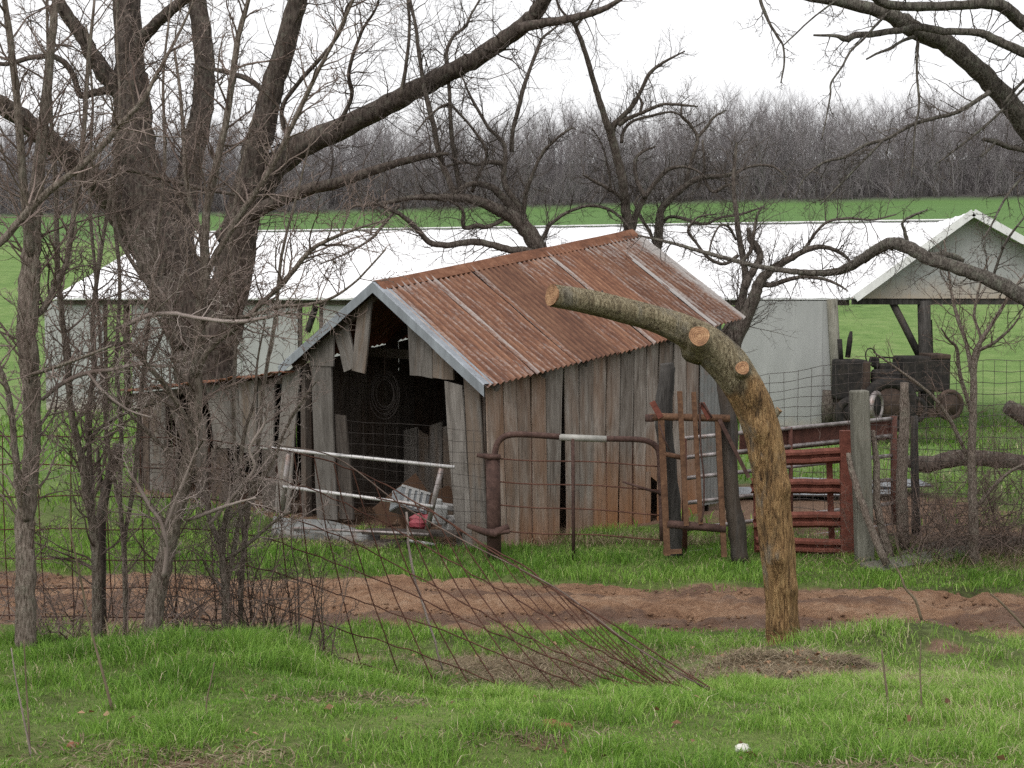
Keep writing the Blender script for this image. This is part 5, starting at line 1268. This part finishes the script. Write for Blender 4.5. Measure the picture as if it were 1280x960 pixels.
tree('gnarled_tree', 'low gnarled bare tree with crooked horizontal arms right of the shed ridge', (P(822, 560, YQ).x, YQ, gz(P(822, 560, YQ).x, YQ)), [
    ([(822, 600), (821, 420), (820, 330), (823, 300), (825, 268), (834, 252), (850, 238), (866, 226), (882, 221), (900, 220), (918, 217)], [24, 20, 16, 14, 12, 11, 10, 9, 8, 7, 6], (YQ, YQ - .4), 26, .75),
    ([(858, 232), (862, 210), (868, 190), (872, 172), (862, 155), (852, 145), (852, 130)], [7, 6, 6, 5, 5, 4, 2], (YQ - .2, YQ + .2), 7, .5),
    ([(872, 172), (884, 158), (893, 146), (908, 138)], [5, 5, 4, 2], (YQ, YQ + .1), 5, .4),
    ([(878, 175), (880, 196), (880, 215), (872, 235)], [3, 4, 5, 4], (YQ - .2, YQ - .3), 5, .5),
    ([(880, 224), (891, 240), (908, 232), (922, 230)], [5, 5, 5, 3], (YQ - .3, YQ - .6), 10, .6),
    ([(918, 217), (938, 208), (962, 207), (975, 214), (983, 222)], [5, 4, 4, 3, 2], (YQ - .4, YQ - .5), 12, .6),
    ([(824, 285), (835, 272), (850, 272), (880, 280), (900, 272), (925, 268), (955, 258)], [6, 5, 5, 4, 4, 4, 2], (YQ, YQ - .6), 18, .65),
    ([(820, 310), (812, 290), (800, 270), (795, 250), (815, 235)], [6, 5, 5, 4, 2], (YQ, YQ + .4), 10, .6),
], 'bark_mid', 'twig_mid', 'gnarl', 24)
YR4 = 22.6
tree('forked_tree', 'forked bare tree standing at the right corner of the shed before the barn wall', (P(908, 590, YR4).x, YR4, gz(P(908, 590, YR4).x, YR4)), [
    ([(908, 600), (906, 500), (910, 450), (922, 415), (936, 388), (946, 362), (953, 348), (966, 336), (990, 322), (1014, 310), (1036, 310), (1056, 320), (1068, 334)], [30, 30, 28, 25, 20, 17, 15, 12, 9, 8, 6, 5, 3], (YR4, YR4 - .6), 30, .8),
    ([(906, 470), (900, 432), (914, 404), (926, 378), (932, 350), (929, 326), (923, 290), (919, 255), (917, 225), (919, 195), (921, 178)], [20, 18, 15, 13, 11, 9, 8, 7, 6, 5, 3], (YR4, YR4 + .6), 26, .8),
    ([(930, 360), (940, 340), (950, 322), (945, 308), (938, 300), (935, 285)], [12, 11, 11, 11, 9, 6], (YR4, YR4 + .1), 8, .5),
    ([(950, 355), (965, 356), (983, 350), (1005, 346), (1030, 349), (1048, 356), (1060, 364)], [10, 8, 7, 6, 5, 4, 2], (YR4 - .2, YR4 - 1), 18, .75),
    ([(924, 330), (938, 315), (942, 295), (946, 272), (952, 258)], [6, 6, 5, 4, 2], (YR4, YR4 - .2), 12, .65),
    ([(922, 320), (905, 330), (885, 322), (868, 300), (860, 288), (872, 272), (890, 268)], [6, 5, 5, 4, 4, 3, 2], (YR4 + .2, YR4 - .4), 20, .7),
    ([(990, 325), (1005, 312), (1030, 280), (1060, 273), (1090, 275), (1120, 268)], [6, 5, 4, 4, 3, 2], (YR4 - .3, YR4 - .8), 20, .7),
    ([(920, 300), (912, 285), (900, 282), (890, 300), (886, 318)], [4, 4, 3, 3, 2], (YR4 + .3, YR4 - .1), 10, .6),
], 'bark_mid', 'twig_mid', 'gnarl', 25)
tree('drooping_tree', 'lichen covered tree at the right edge with limbs across the top and over the pen', (P(1440, 800, 14).x, 14, gz(P(1440, 800, 14).x, 14)), [
    ([(1440, 860), (1436, 700), (1425, 560), (1410, 440), (1395, 340), (1362, 270), (1330, 225), (1300, 180), (1275, 146), (1249, 113), (1221, 86), (1180, 53), (1142, 36), (1111, 17), (1056, 3), (1005, -6), (940, -30)], [60, 56, 50, 46, 40, 36, 33, 31, 29, 27, 26, 26, 25, 21, 15, 12, 6], (14, 12.5), 22, .55),
    ([(1400, 380), (1360, 402), (1320, 396), (1280, 372), (1245, 352), (1208, 338), (1180, 329), (1160, 322), (1139, 311), (1125, 305), (1112, 304), (1098, 311), (1084, 320), (1068, 330), (1050, 338), (1030, 341), (1000, 340), (974, 337), (949, 333), (924, 327), (886, 317), (849, 306), (820, 299), (797, 294)], [34, 30, 26, 23, 22, 20, 19, 19, 19, 19, 18, 17, 16, 15, 12, 10, 9, 8, 7, 6.5, 6, 5, 4, 2], (14, 18.5), 46, .5),
    ([(1330, 70), (1300, 72), (1280, 66), (1262, 58), (1245, 51), (1230, 43), (1214, 40), (1180, 39), (1149, 34), (1125, 38), (1111, 39), (1090, 43), (1070, 44), (1058, 49), (1045, 45), (1017, 44)], [14, 13, 13, 12, 12, 11, 10, 10, 10, 9, 9, 9, 9, 9, 5, 3], (12.8, 12.4), 8, .4),
    ([(1340, 70), (1300, 45), (1270, 22), (1248, 6), (1210, 6), (1160, 8), (1111, 6), (1085, -8)], [22, 20, 19, 17, 14, 14, 13, 9], (13.2, 12.2), 12, .5),
    ([(1142, 46), (1126, 52), (1112, 61), (1098, 66), (1083, 74)], [6, 5, 5, 4, 3], (12.7, 12.4), 0, .3),
    ([(1236, 115), (1228, 121), (1212, 131), (1194, 141), (1170, 147), (1142, 155), (1122, 166), (1104, 175), (1082, 181), (1056, 196), (1032, 202), (1015, 213), (1003, 226), (994, 247)], [8, 7, 6.5, 6, 6, 5.5, 5, 5, 5, 4.5, 4, 3, 2, 1.5], (12.8, 12.2), 16, .35),
    ([(1104, 175), (1085, 195), (1066, 214), (1045, 236), (1025, 256)], [4, 3.5, 3, 3, 2], (12.4, 12.2), 6, .3),
    ([(1148, 52), (1146, 90), (1149, 130), (1144, 160), (1141, 200), (1139, 222)], [3.5, 3.5, 3.5, 3, 2.5, 1.5], (12.6, 12.4), 10, .3),
    ([(1112, 14), (1096, 30), (1078, 50), (1063, 64), (1052, 84), (1039, 103), (1038, 118), (1033, 146), (1027, 175)], [4, 4, 3.5, 3.5, 3, 3, 2.5, 2.2, 1.6], (12.5, 12), 8, .25),
    ([(945, -30), (951, 2), (957, 18), (963, 31), (972, 46), (979, 58), (980, 80), (976, 104)], [6, 5, 5, 4, 4, 3, 3, 2], (12.5, 12.3), 7, .25),
    ([(979, 57), (995, 42), (1012, 26), (1035, 8), (1060, -10)], [2, 2.5, 2.5, 3, 3], (12.3, 12.4), 2, .2),
    ([(1350, 215), (1310, 195), (1280, 188), (1262, 184), (1245, 177), (1228, 174)], [12, 10, 8, 8, 8, 5], (13.3, 13), 4, .3), ([(1244, 178), (1236, 187), (1225, 196)], [4, 4, 3], (13, 12.9), 0, .3),
    ([(1330, 60), (1290, 100), (1240, 150), (1190, 190), (1170, 205)], [5, 4, 4, 3, 2], (13.2, 12.6), 12, .4),
    ([(1300, 200), (1262, 240), (1240, 280), (1228, 300)], [5, 4, 3, 2], (13, 12.6), 10, .35), ([(1255, 130), (1275, 105), (1300, 85), (1330, 70)], [6, 5, 5, 5], (12.9, 12.8), 5, .4),
    ([(1208, 338), (1190, 333), (1160, 324), (1172, 318), (1190, 320), (1204, 326)], [9, 9, 8, 9, 10, 7], (16, 16.1), 3, .3),
    ([(1134, 308), (1131, 290), (1128, 278), (1140, 270), (1160, 262)], [5, 5, 4, 4, 2], (16.8, 16.6), 4, .3),
    ([(1240, 350), (1250, 320), (1262, 295), (1290, 260)], [5, 4, 4, 2], (15.2, 15), 8, .4),
], 'bark_limb', 'twig_mid', 'droop', 26)

# ------------------------------------------------------------------ hedgerow saplings along the fallen fence
GH = 'hedgerow saplings along the fallen wire fence'
def hb(px, Y): q = P(px, 800, Y); return (q.x, Y, gz(q.x, Y) - .05)
def foot(px, Y):
    b = Vector(hb(px, Y)); d = b - Vector((0, 0, CAMH)); cz = d.z * cos(PITCH) + d.y * sin(PITCH); cy = d.y * cos(PITCH) - d.z * sin(PITCH)
    return (px, 480 - FPX * cz / cy)
tree('hedge_tree', 'thickest straight sapling trunk at the far left of the hedgerow', hb(32, 7.7), [
    ([foot(31, 7.7), (32, 720), (31, 660), (36, 610), (40, 560), (40, 500), (36, 450), (34, 400), (38, 350), (40, 300), (46, 230), (54, 160), (62, 80), (70, 0), (80, -90)], [27, 25, 24, 23, 21, 22, 24, 26, 26, 22, 17, 14, 11, 9, 5], (7.7, 7.9), 40, .55),
    ([(33, 650), (26, 624), (22, 590), (18, 550), (14, 510), (4, 470), (-20, 420)], [11, 10, 9, 8, 7, 6, 4], (7.7, 7.5), 12, .4),
    ([(38, 320), (32, 260), (26, 190), (20, 110), (10, 30), (0, -40)], [13, 11, 10, 9, 8, 5], (7.8, 7.5), 20, .5),
    ([(-40, 330), (0, 303), (28, 272), (52, 247), (78, 226), (103, 206), (130, 180), (155, 151), (178, 126), (192, 100), (214, 60), (234, 20), (250, -20)], [11, 10, 10, 9, 9, 8, 8, 7, 6, 5, 4, 3, 2], (7.4, 7.5), 30, .45),
    ([(40, 400), (58, 380), (70, 352), (82, 330), (90, 280), (98, 230), (104, 170), (110, 80), (118, 0)], [8, 8, 7, 7, 7, 7, 6, 5, 3], (7.8, 8.0), 24, .5),
    ([(35, 470), (60, 462), (100, 448), (140, 432)], [6, 5, 4, 3], (7.7, 7.3), 12, .4),
], 'bark_hedge', 'twig_hedge', 'hedge', 31, group=GH)
tree('hedge_tree', 'slim two stemmed sapling second from the left in the hedgerow', hb(121, 8.3), [
    ([foot(121, 8.3), (121, 740), (120, 700), (116, 655), (109, 620), (104, 580), (95, 545), (87, 500), (85, 450), (78, 400), (72, 330), (70, 240), (64, 150), (60, 60), (58, -30)], [13, 12, 12, 11, 11, 10, 9, 8, 8, 7, 7, 6, 5, 4, 3], (8.3, 8.1), 44, .5),
    ([(118, 670), (114, 620), (112, 570), (110, 520), (118, 460), (116, 400), (124, 330), (138, 240), (150, 150)], [8, 8, 7, 7, 7, 6, 5, 4, 3], (8.3, 8.5), 30, .5),
    ([(102, 570), (120, 540), (150, 520), (190, 505), (210, 500)], [5, 5, 4, 4, 2], (8.3, 8.2), 14, .4),
], 'bark_hedge', 'twig_hedge', 'hedge', 32, group=GH)
tree('broken_snag', 'short dark forked snag with a snapped top behind the second sapling', hb(127, 9.0), [
    ([foot(127, 9.0), (126, 700), (126, 650), (132, 612), (140, 585), (147, 556)], [13, 13, 13, 12, 13, 11], (9, 9), 4, .25), ([(130, 620), (124, 590), (122, 560)], [7, 6, 4], (9, 9), 3, .25)], 'bark_oak', 'twig_hedge', 'hedge', 33, 'snag')
tree('hedge_tree', 'tall crooked sapling in front of the lean-to with branches fanning upward', hb(190, 8.2), [
    ([foot(188, 8.2), (195, 750), (206, 700), (217, 650), (228, 610), (238, 560), (244, 510), (245, 460), (248, 420), (252, 380), (256, 340), (256, 290), (262, 240), (272, 200), (283, 150), (290, 100), (298, 45), (312, -5), (330, -80)], [24, 23, 22, 21, 20, 18, 17, 16, 15, 14, 13, 11, 9, 9, 8, 8, 7, 5, 3], (8.2, 8.0), 60, .5),
    ([(254, 350), (272, 315), (298, 272), (320, 240), (340, 208), (358, 172), (376, 134), (396, 92), (418, 50), (436, 12), (450, -20)], [9, 8, 8, 7, 7, 6, 6, 5, 4, 4, 2], (8.1, 7.8), 36, .45),
    ([(244, 470), (262, 436), (300, 405), (331, 375), (350, 358), (364, 342), (380, 322), (394, 309), (415, 298), (432, 291), (458, 282), (482, 275)], [9, 8, 8, 7, 7, 7, 6.5, 6, 5, 4, 3, 2], (8.1, 7.7), 30, .45),
    ([(247, 440), (228, 420), (214, 396), (200, 370), (176, 344), (150, 300), (140, 260)], [8, 7, 6, 6, 5, 4, 2], (8.1, 8.4), 26, .5),
    ([(240, 540), (222, 505), (205, 480), (180, 452), (160, 430), (148, 400)], [8, 7, 7, 6, 5, 3], (8.1, 7.7), 22, .45),
    ([(235, 590), (210, 565), (185, 540), (160, 515), (130, 495)], [6, 5, 5, 4, 2], (8.2, 7.9), 16, .4),
    ([(250, 400), (275, 398), (310, 395), (350, 384), (400, 378), (440, 356), (482, 312)], [6, 6, 5, 5, 4, 3, 2], (8.1, 7.6), 24, .45),
    ([(226, 620), (236, 590), (248, 560), (258, 545)], [6, 5, 4, 3], (8.2, 7.9), 8, .35),
    ([(256, 300), (240, 262), (232, 215), (230, 180), (226, 120), (218, 60)], [8, 7, 6, 5, 4, 3], (8.1, 8.3), 30, .5),
    ([(214, 660), (196, 640), (178, 618), (168, 600)], [5, 5, 4, 3], (8.2, 8), 8, .35),
], 'bark_hedge', 'twig_hedge', 'hedge', 34, group=GH)
tree('hedge_tree', 'pale many stemmed low sapling rightmost in the hedgerow', hb(282, 8.5), [
    ([foot(283, 8.5), (282, 740), (278, 700), (280, 660), (290, 620), (300, 580), (306, 540), (318, 500), (322, 450), (332, 400)], [12, 11, 9, 8, 7, 6, 5, 4, 3, 2], (8.5, 8.4), 26, .42),
    ([(284, 730), (292, 690), (300, 650), (318, 612), (340, 580), (352, 548), (366, 520), (380, 498), (390, 484), (398, 474)], [7, 7, 6, 6, 5, 4, 4, 3, 2, 1.5], (8.5, 8.2), 14, .25),
    ([(280, 690), (262, 650), (256, 610), (240, 580)], [7, 6, 5, 3], (8.5, 8.7), 18, .4),
    ([(282, 700), (310, 680), (345, 650), (362, 640)], [5, 5, 4, 3], (8.5, 8.2), 20, .38),
], 'bark_hedge', 'twig_pale', 'hedge', 35, group=GH)
tree('hedge_tree', 'loose group of very thin stems between the second sapling and the crooked one', hb(158, 8.7), [
    ([foot(158, 8.7), (156, 700), (150, 620), (152, 540), (146, 450), (150, 350), (142, 250), (150, 140), (146, 40), (150, -40)], [7, 7, 6, 6, 5, 5, 5, 4, 3, 2], (8.7, 8.6), 18, .45),
    ([(154, 680), (168, 600), (176, 500), (186, 400), (196, 300), (206, 200), (204, 100), (214, 0)], [5, 5, 5, 4, 4, 4, 3, 2], (8.7, 8.9), 16, .45),
    ([(152, 640), (136, 560), (128, 460), (120, 350), (112, 240), (116, 130), (108, 30)], [5, 5, 4, 4, 4, 3, 2], (8.7, 8.5), 16, .45),
    ([(176, 480), (210, 400), (236, 330), (262, 260), (280, 180)], [4, 4, 3, 3, 2], (8.7, 8.5), 12, .4)], 'bark_hedge', 'twig_hedge', 'sparse', 37, group=GH)
tree('hedge_tree', 'thin upswept stems right of the crooked sapling before the shed gable', hb(300, 8.9), [
    ([foot(300, 8.9), (302, 720), (310, 640), (322, 560), (330, 480), (344, 400), (352, 320), (372, 240), (392, 160)], [7, 7, 6, 6, 5, 5, 4, 3, 2], (8.9, 8.7), 16, .4),
    ([(306, 680), (296, 600), (292, 500), (296, 400), (288, 310), (300, 220), (318, 140)], [5, 5, 5, 4, 4, 3, 2], (8.9, 9.0), 16, .4)], 'bark_hedge', 'twig_hedge', 'sparse', 38, group=GH)
# pale dead limbs hung up in the hedge
def dead_limb(lab, limbs, seed):
    p = limbs[0][0][0]; tree('dead_branch', lab, tuple(P(p[0], p[1], limbs[0][2][0])), limbs, 'twig_pale', 'twig_pale', 'hedge', seed, 'branch')
dead_limb('pale crooked dead branch hanging level through the hedge at the left', [([(52, 500), (80, 478), (110, 466), (140, 462), (175, 455), (205, 458), (240, 452)], [5, 6, 6, 5, 5, 4, 2], (7.9, 8.1), 12, .35), ([(110, 466), (130, 490), (160, 512), (190, 522)], [4, 4, 3, 2], (7.9, 7.9), 7, .3)], 51)
dead_limb('pale forked dead branch propped before the lean-to planks', [([(205, 720), (208, 690), (202, 655), (186, 630), (168, 600), (160, 588)], [6, 6, 5, 5, 4, 2], (7.9, 7.8), 9, .25), ([(204, 665), (214, 640), (230, 600), (240, 575), (246, 560)], [5, 5, 4, 3, 2], (7.9, 7.8), 7, .25)], 52)
dead_limb('pale twisted dead branch among the twigs before the silver gate end', [([(262, 655), (285, 628), (300, 610), (318, 585), (312, 560), (330, 530), (336, 505)], [5, 5, 5, 4, 4, 3, 2], (8.2, 8.1), 12, .3), ([(236, 650), (262, 640), (290, 630), (320, 622)], [4, 5, 4, 2], (8.2, 8.0), 8, .25)], 53)
dead_limb('long pale lichened branch running level above the lean-to roof', [([(150, 410), (180, 396), (215, 392), (250, 398), (300, 402), (345, 394), (372, 388)], [6, 6, 6, 5, 5, 4, 2], (8.0, 7.8), 14, .35), ([(215, 392), (205, 370), (190, 345), (200, 318)], [4, 4, 3, 2], (8, 8), 8, .3)], 54)
# low brush at the foot of the hedge and the shrubs by the right fence
def brush(name, label, spots, hgt, n, mat, seed, sp_=.25, spec=None, cat='bush', rad=.006):
    rng = random.Random(seed); b = spots[0]; base = (b[0], b[1], gz(b[0], b[1])); root = thing(name, label, cat, base); tw = Tubes()
    for (x, y) in spots:
        for k in range(n):
            X, Y = x + rng.gauss(0, sp_), y + rng.gauss(0, sp_ * .7)
            grow(tw, (X, Y, gz(X, Y) - .03), (rng.gauss(0, .5), rng.gauss(0, .4), 1), hgt * rng.uniform(.4, 1.25), rad * rng.uniform(.7, 1.5), 0, rng, spec or G_TW['hedge'])
    tw.obj('crown', M[mat], root, base)
    return root
brush('bramble_bush', 'low tangle of thin brown twigs between the second sapling and the crooked one', [(-2.45, 8.7), (-2.2, 8.5), (-2.8, 8.8)], .65, 8, 'twig_hedge', 41)
brush('bramble_bush', 'low twiggy brush at the foot of the far left trunk', [(-3.1, 8.2), (-3.0, 7.9), (-3.5, 8.5)], .6, 8, 'twig_brush', 42)
brush('bramble_bush', 'pale tangled brush between the crooked sapling and the pale low sapling', [(-1.95, 8.6), (-1.75, 8.8), (-1.6, 8.5)], .85, 10, 'twig_brush', 43)
brush('bramble_bush', 'reddish twig tangle in front of the silver gate left end', [(-1.55, 9.0), (-1.4, 8.9)], .95, 10, 'twig_brush', 44, .2)
YB = 16.9
tree('bare_shrub', 'slim bare shrub with upswept branches standing in front of the right wire fence', (P(1215, 690, YB).x, YB, gz(P(1215, 690, YB).x, YB)), [
    ([(1216, 722), (1217, 680), (1216, 620), (1215, 560), (1217, 500), (1218, 450), (1224, 430), (1240, 405), (1262, 370), (1290, 330)], [13, 12, 11, 10, 9, 8, 6, 5, 4, 2], (YB, YB - .5), 24, .6),
    ([(1217, 480), (1208, 430), (1198, 400), (1190, 370), (1186, 340), (1180, 300)], [6, 5, 5, 4, 3, 2], (YB, YB + .3), 18, .55), ([(1216, 520), (1200, 470), (1196, 436), (1186, 425), (1176, 410)], [5, 5, 4, 3, 2], (YB, YB - .4), 14, .5),
    ([(1218, 460), (1226, 425), (1218, 395), (1224, 360), (1236, 320)], [5, 4, 4, 3, 2], (YB, YB - .2), 14, .5), ([(1218, 440), (1240, 430), (1262, 412), (1275, 395)], [4, 4, 3, 2], (YB, YB - .4), 12, .5),
    ([(1216, 600), (1204, 560), (1184, 520), (1160, 490), (1120, 460), (1092, 440)], [6, 5, 5, 4, 3, 2], (YB, YB - .6), 22, .55), ([(1216, 640), (1240, 610), (1262, 590), (1290, 575)], [6, 5, 4, 3], (YB, YB - .3), 16, .5),
], 'bark_hedge', 'twig_brush', 'sparse', 36, 'shrub')
brush('bramble_bush', 'dense brown bramble tangle spilling over the wire fence beside the rough post', [(4.95, 17.3), (5.3, 17.5), (5.7, 17.3), (5.0, 17.0)], 1.7, 16, 'twig_brush', 45, .3, [(7, .28, -.06, 7, .5, .8), (5, .3, -.04, 4, .5, .9), (4, .3, 0, 0, 0, 0)], rad=.008)
brush('bramble_bush', 'thick brown brush heap at the right edge behind the long grey board', [(6.1, 17.6), (6.5, 17.3), (6.9, 17.6)], 2.0, 17, 'twig_brush', 46, .36, [(7, .26, -.05, 7, .5, .8), (5, .3, -.03, 4, .5, .9), (4, .3, 0, 0, 0, 0)], rad=.008)

# ------------------------------------------------------------------ the fallen woven wire fence
ff = thing('fallen_fence', 'sagging rusty woven wire fence pulled down to the ground in front of the track', 'fence', P(520, 850, 8.9))
WL = [[(-60, 543), (0, 545), (120, 546), (250, 550), (345, 562), (430, 583), (510, 622), (590, 672), (665, 715), (720, 757), (775, 797), (850, 842), (935, 886)],
      [(-60, 580), (0, 580), (150, 583), (300, 590), (400, 616), (500, 664), (590, 717), (670, 764), (730, 803), (800, 838), (870, 866), (940, 890)],
      [(-60, 622), (0, 622), (150, 620), (300, 628), (380, 652), (470, 692), (560, 742), (640, 787), (720, 824), (800, 854), (900, 888)],
      [(-60, 662), (0, 662), (150, 661), (300, 666), (400, 697), (500, 737), (600, 783), (690, 822), (780, 857), (850, 884)],
      [(-60, 698), (0, 698), (150, 700), (300, 705), (420, 742), (520, 776), (620, 815), (700, 847), (760, 876)],
      [(-60, 735), (0, 735), (150, 735), (290, 742), (420, 785), (510, 812), (600, 845), (670, 875)],
      [(-60, 770), (0, 770), (150, 772), (280, 777), (420, 821), (480, 838), (560, 862)]]
def fY(x): return 9.0 - 2.3 * sstep(420, 1000, np.float64(x)) ** .9
for k, w_ in enumerate(WL):
    c = catmull([(a, b) for a, b in w_], 6)
    wire('line_wire', [P(a + RND.uniform(-1.5, 1.5), b + RND.uniform(-1.6, 1.6), float(fY(a)) + RND.uniform(-.02, .02)) for a, b in c], .0044 if k else .005, M['wire'], ff, 5)
extra = [[(345, 556), (420, 572), (500, 630), (580, 676), (640, 706), (700, 738), (745, 772), (790, 806), (860, 848), (930, 880)], [(470, 622), (540, 640), (610, 686), (700, 742), (760, 776), (840, 830), (925, 882)]]
for w_ in extra:
    wire('line_wire', [P(a, b, float(fY(a)) - .05) for a, b in catmull(w_, 6)], .0045, M['twig_brush'] if w_ is extra[0] else M['wire'], ff, 5)
def wy(k, x):
    a = [p[0] for p in WL[k]]; b = [p[1] for p in WL[k]]; return float(np.interp(x, a, b))
x = -40.
while x < 345:                                            # standing part, stays upright
    dx = 14 * math.sin(x * .05) * .3
    wire('stay_wire', [P(x + dx * t + 8 * t * t, wy(0, x) + (wy(6, min(x, 300)) - wy(0, x)) * t, 9.0) for t in np.linspace(0, 1.02, 7)], .0042, M['wire'], ff, 4); x += 43
x = 345.
while x < 830:                                            # dragged part, stays lean with the pull
    ln = .10 + 1.0 * min((x - 345) / 330, 1); y0 = wy(0, x); L = max(874 - y0, 40); pts = []
    for t in np.linspace(0, 1, 8):
        yy_ = y0 + L * t; xx = x + ln * L * (t - .08 * sin(t * pi)); pts.append(P(xx + RND.uniform(-1.2, 1.2), yy_, float(fY(xx))))
    wire('stay_wire', pts, .0042, M['wire'], ff, 4); x += 24 + 3 * sin(x)
stick('pale dead weed stem standing in the fallen wire', [(508, 640, 8.9), (512, 690, 8.9), (520, 730, 8.9), (540, 790, 8.9), (553, 838, 8.9)], [.007, .008, .008, .007, .006], M['twig_pale'], 'stem', 'weed_stalk', 6)
# ------------------------------------------------------------------ stalks, clods and stones in the bank grass
def stalk(lab, pts, r0, mat='stalk'):
    t = Tubes(); c = catmull(pts, 4); n = len(c); t.add([tuple(P(*q)) for q in c], [r0 * (1 - .5 * i / n) for i in range(n)], 6); b = P(*pts[0])
    return tag(t.obj('dry_stalk', M[mat], None, tuple(b)), lab, 'stalk')
stalk('long dark leaning stalk rising from the bank grass at the left', [(141, 890, 5.75), (128, 840, 5.75), (112, 780, 5.75), (100, 720, 5.7), (86, 655, 5.65)], .0065)
stalk('pale thin weed stalk at the lower left corner', [(41, 955, 5.0), (30, 900, 5.0), (20, 850, 5.0), (14, 810, 5.0)], .0042, 'twig_pale'); stalk('second brownish weed stalk close beside the lower left one', [(38, 960, 5.02), (36, 910, 5.0), (33, 860, 5.0), (30, 800, 4.95)], .0045)
stalk('upright dark stalk with a pale tip on the right slope', [(1112, 915, 6.2), (1110, 880, 6.2), (1106, 845, 6.2), (1102, 812, 6.2)], .007)
stalk('thin dark upright stalk right of the pale tipped one', [(1151, 915, 6.2), (1152, 880, 6.2), (1150, 840, 6.2), (1151, 800, 6.2)], .005); stalk('crooked grey twig standing on the mound beside the track', [(1152, 775, 10.9), (1144, 750, 10.9), (1132, 736, 10.9), (1126, 720, 10.9), (1118, 705, 10.9)], .012)
stalk('short bent twig at the right edge of the track', [(1282, 785, 11), (1266, 768, 11), (1250, 752, 11), (1238, 742, 11)], .012)
stalk('thin dark twig lying along the bottom edge of the grass', [(165, 947, 4.95), (240, 956, 4.9), (300, 957, 4.88), (370, 955, 4.9)], .005)
stalk('slim dark stalk in the grass left of the red clod', [(260, 912, 5.5), (258, 880, 5.5), (264, 850, 5.5), (268, 828, 5.5)], .004)
def clod(nm, lab, cat, p, s, mat, seed, flat=.6):
    rng = random.Random(seed); V, F = [], []
    for i in range(7):
        for j in range(10):
            th = pi * i / 6; ph = 2 * pi * j / 10; r = s * (1 + rng.uniform(-.2, .2)); V.append(Vector(p) + Vector((r * sin(th) * cos(ph) * 1.25, r * sin(th) * sin(ph), r * cos(th) * flat)))
    for i in range(6):
        for j in range(10): F.append((i * 10 + j, i * 10 + (j + 1) % 10, (i + 1) * 10 + (j + 1) % 10, (i + 1) * 10 + j))
    return tag(obj(nm, V, F, M[mat], smooth=True), lab, cat)
def gp2(px, py, dz=.0): q = G(px, py); q.z += dz; return q
clod('white_stone', 'small white stone in the bank grass near the bottom', 'stone', gp2(928, 945, .03), .026, 'stone', 1)
clod('clay_clod', 'orange red clay clod in the middle of the bank grass', 'clod', gp2(690, 912, .012), .045, 'clay', 2); clod('clay_clod', 'small red clay clod on the far end of the orange one', 'clod', gp2(705, 918, .03), .026, 'clay', 3)
clod('clay_clod', 'reddish clod at the lower left by the pale stalks', 'clod', gp2(92, 930, -.006), .022, 'clay', 4); clod('clay_clod', 'brown clod on the grassy crest before the crooked sapling', 'clod', gp2(224, 820, -.004), .026, 'clay', 5)
# crumbs of churned mud along the track: far too many to count
n = 1500
x = RG.uniform(-7, 7, n); nn, ff_ = road_edges(x); v = RG.beta(1.3, 1.3, n); y = nn + (ff_ - nn) * v
z = terr0(x, y) - .03; s_ = RG.uniform(.008, .03, n) ** 1.0
oc = np.array([(1, 0, 0), (-1, 0, 0), (0, 1, 0), (0, -1, 0), (0, 0, .8), (0, 0, -.8)], float)
CV = (np.stack([x, y, z], -1)[:, None, :] + oc[None] * s_[:, None, None] * RG.uniform(.6, 1.5, (n, 6, 1))).reshape(-1, 3)
of = np.array([(0, 2, 4), (2, 1, 4), (1, 3, 4), (3, 0, 4), (2, 0, 5), (1, 2, 5), (3, 1, 5), (0, 3, 5)])
cf = (np.arange(n)[:, None, None] * 6 + of[None]).reshape(-1, 3)
tag(link(bpy.data.objects.new('mud_clods', np_mesh('mud_clods', CV, [cf], M['road'], dict(wet=np.zeros(len(CV))), True))), 'crumbs of churned mud strewn over the clay track', 'mud', None, 'stuff')
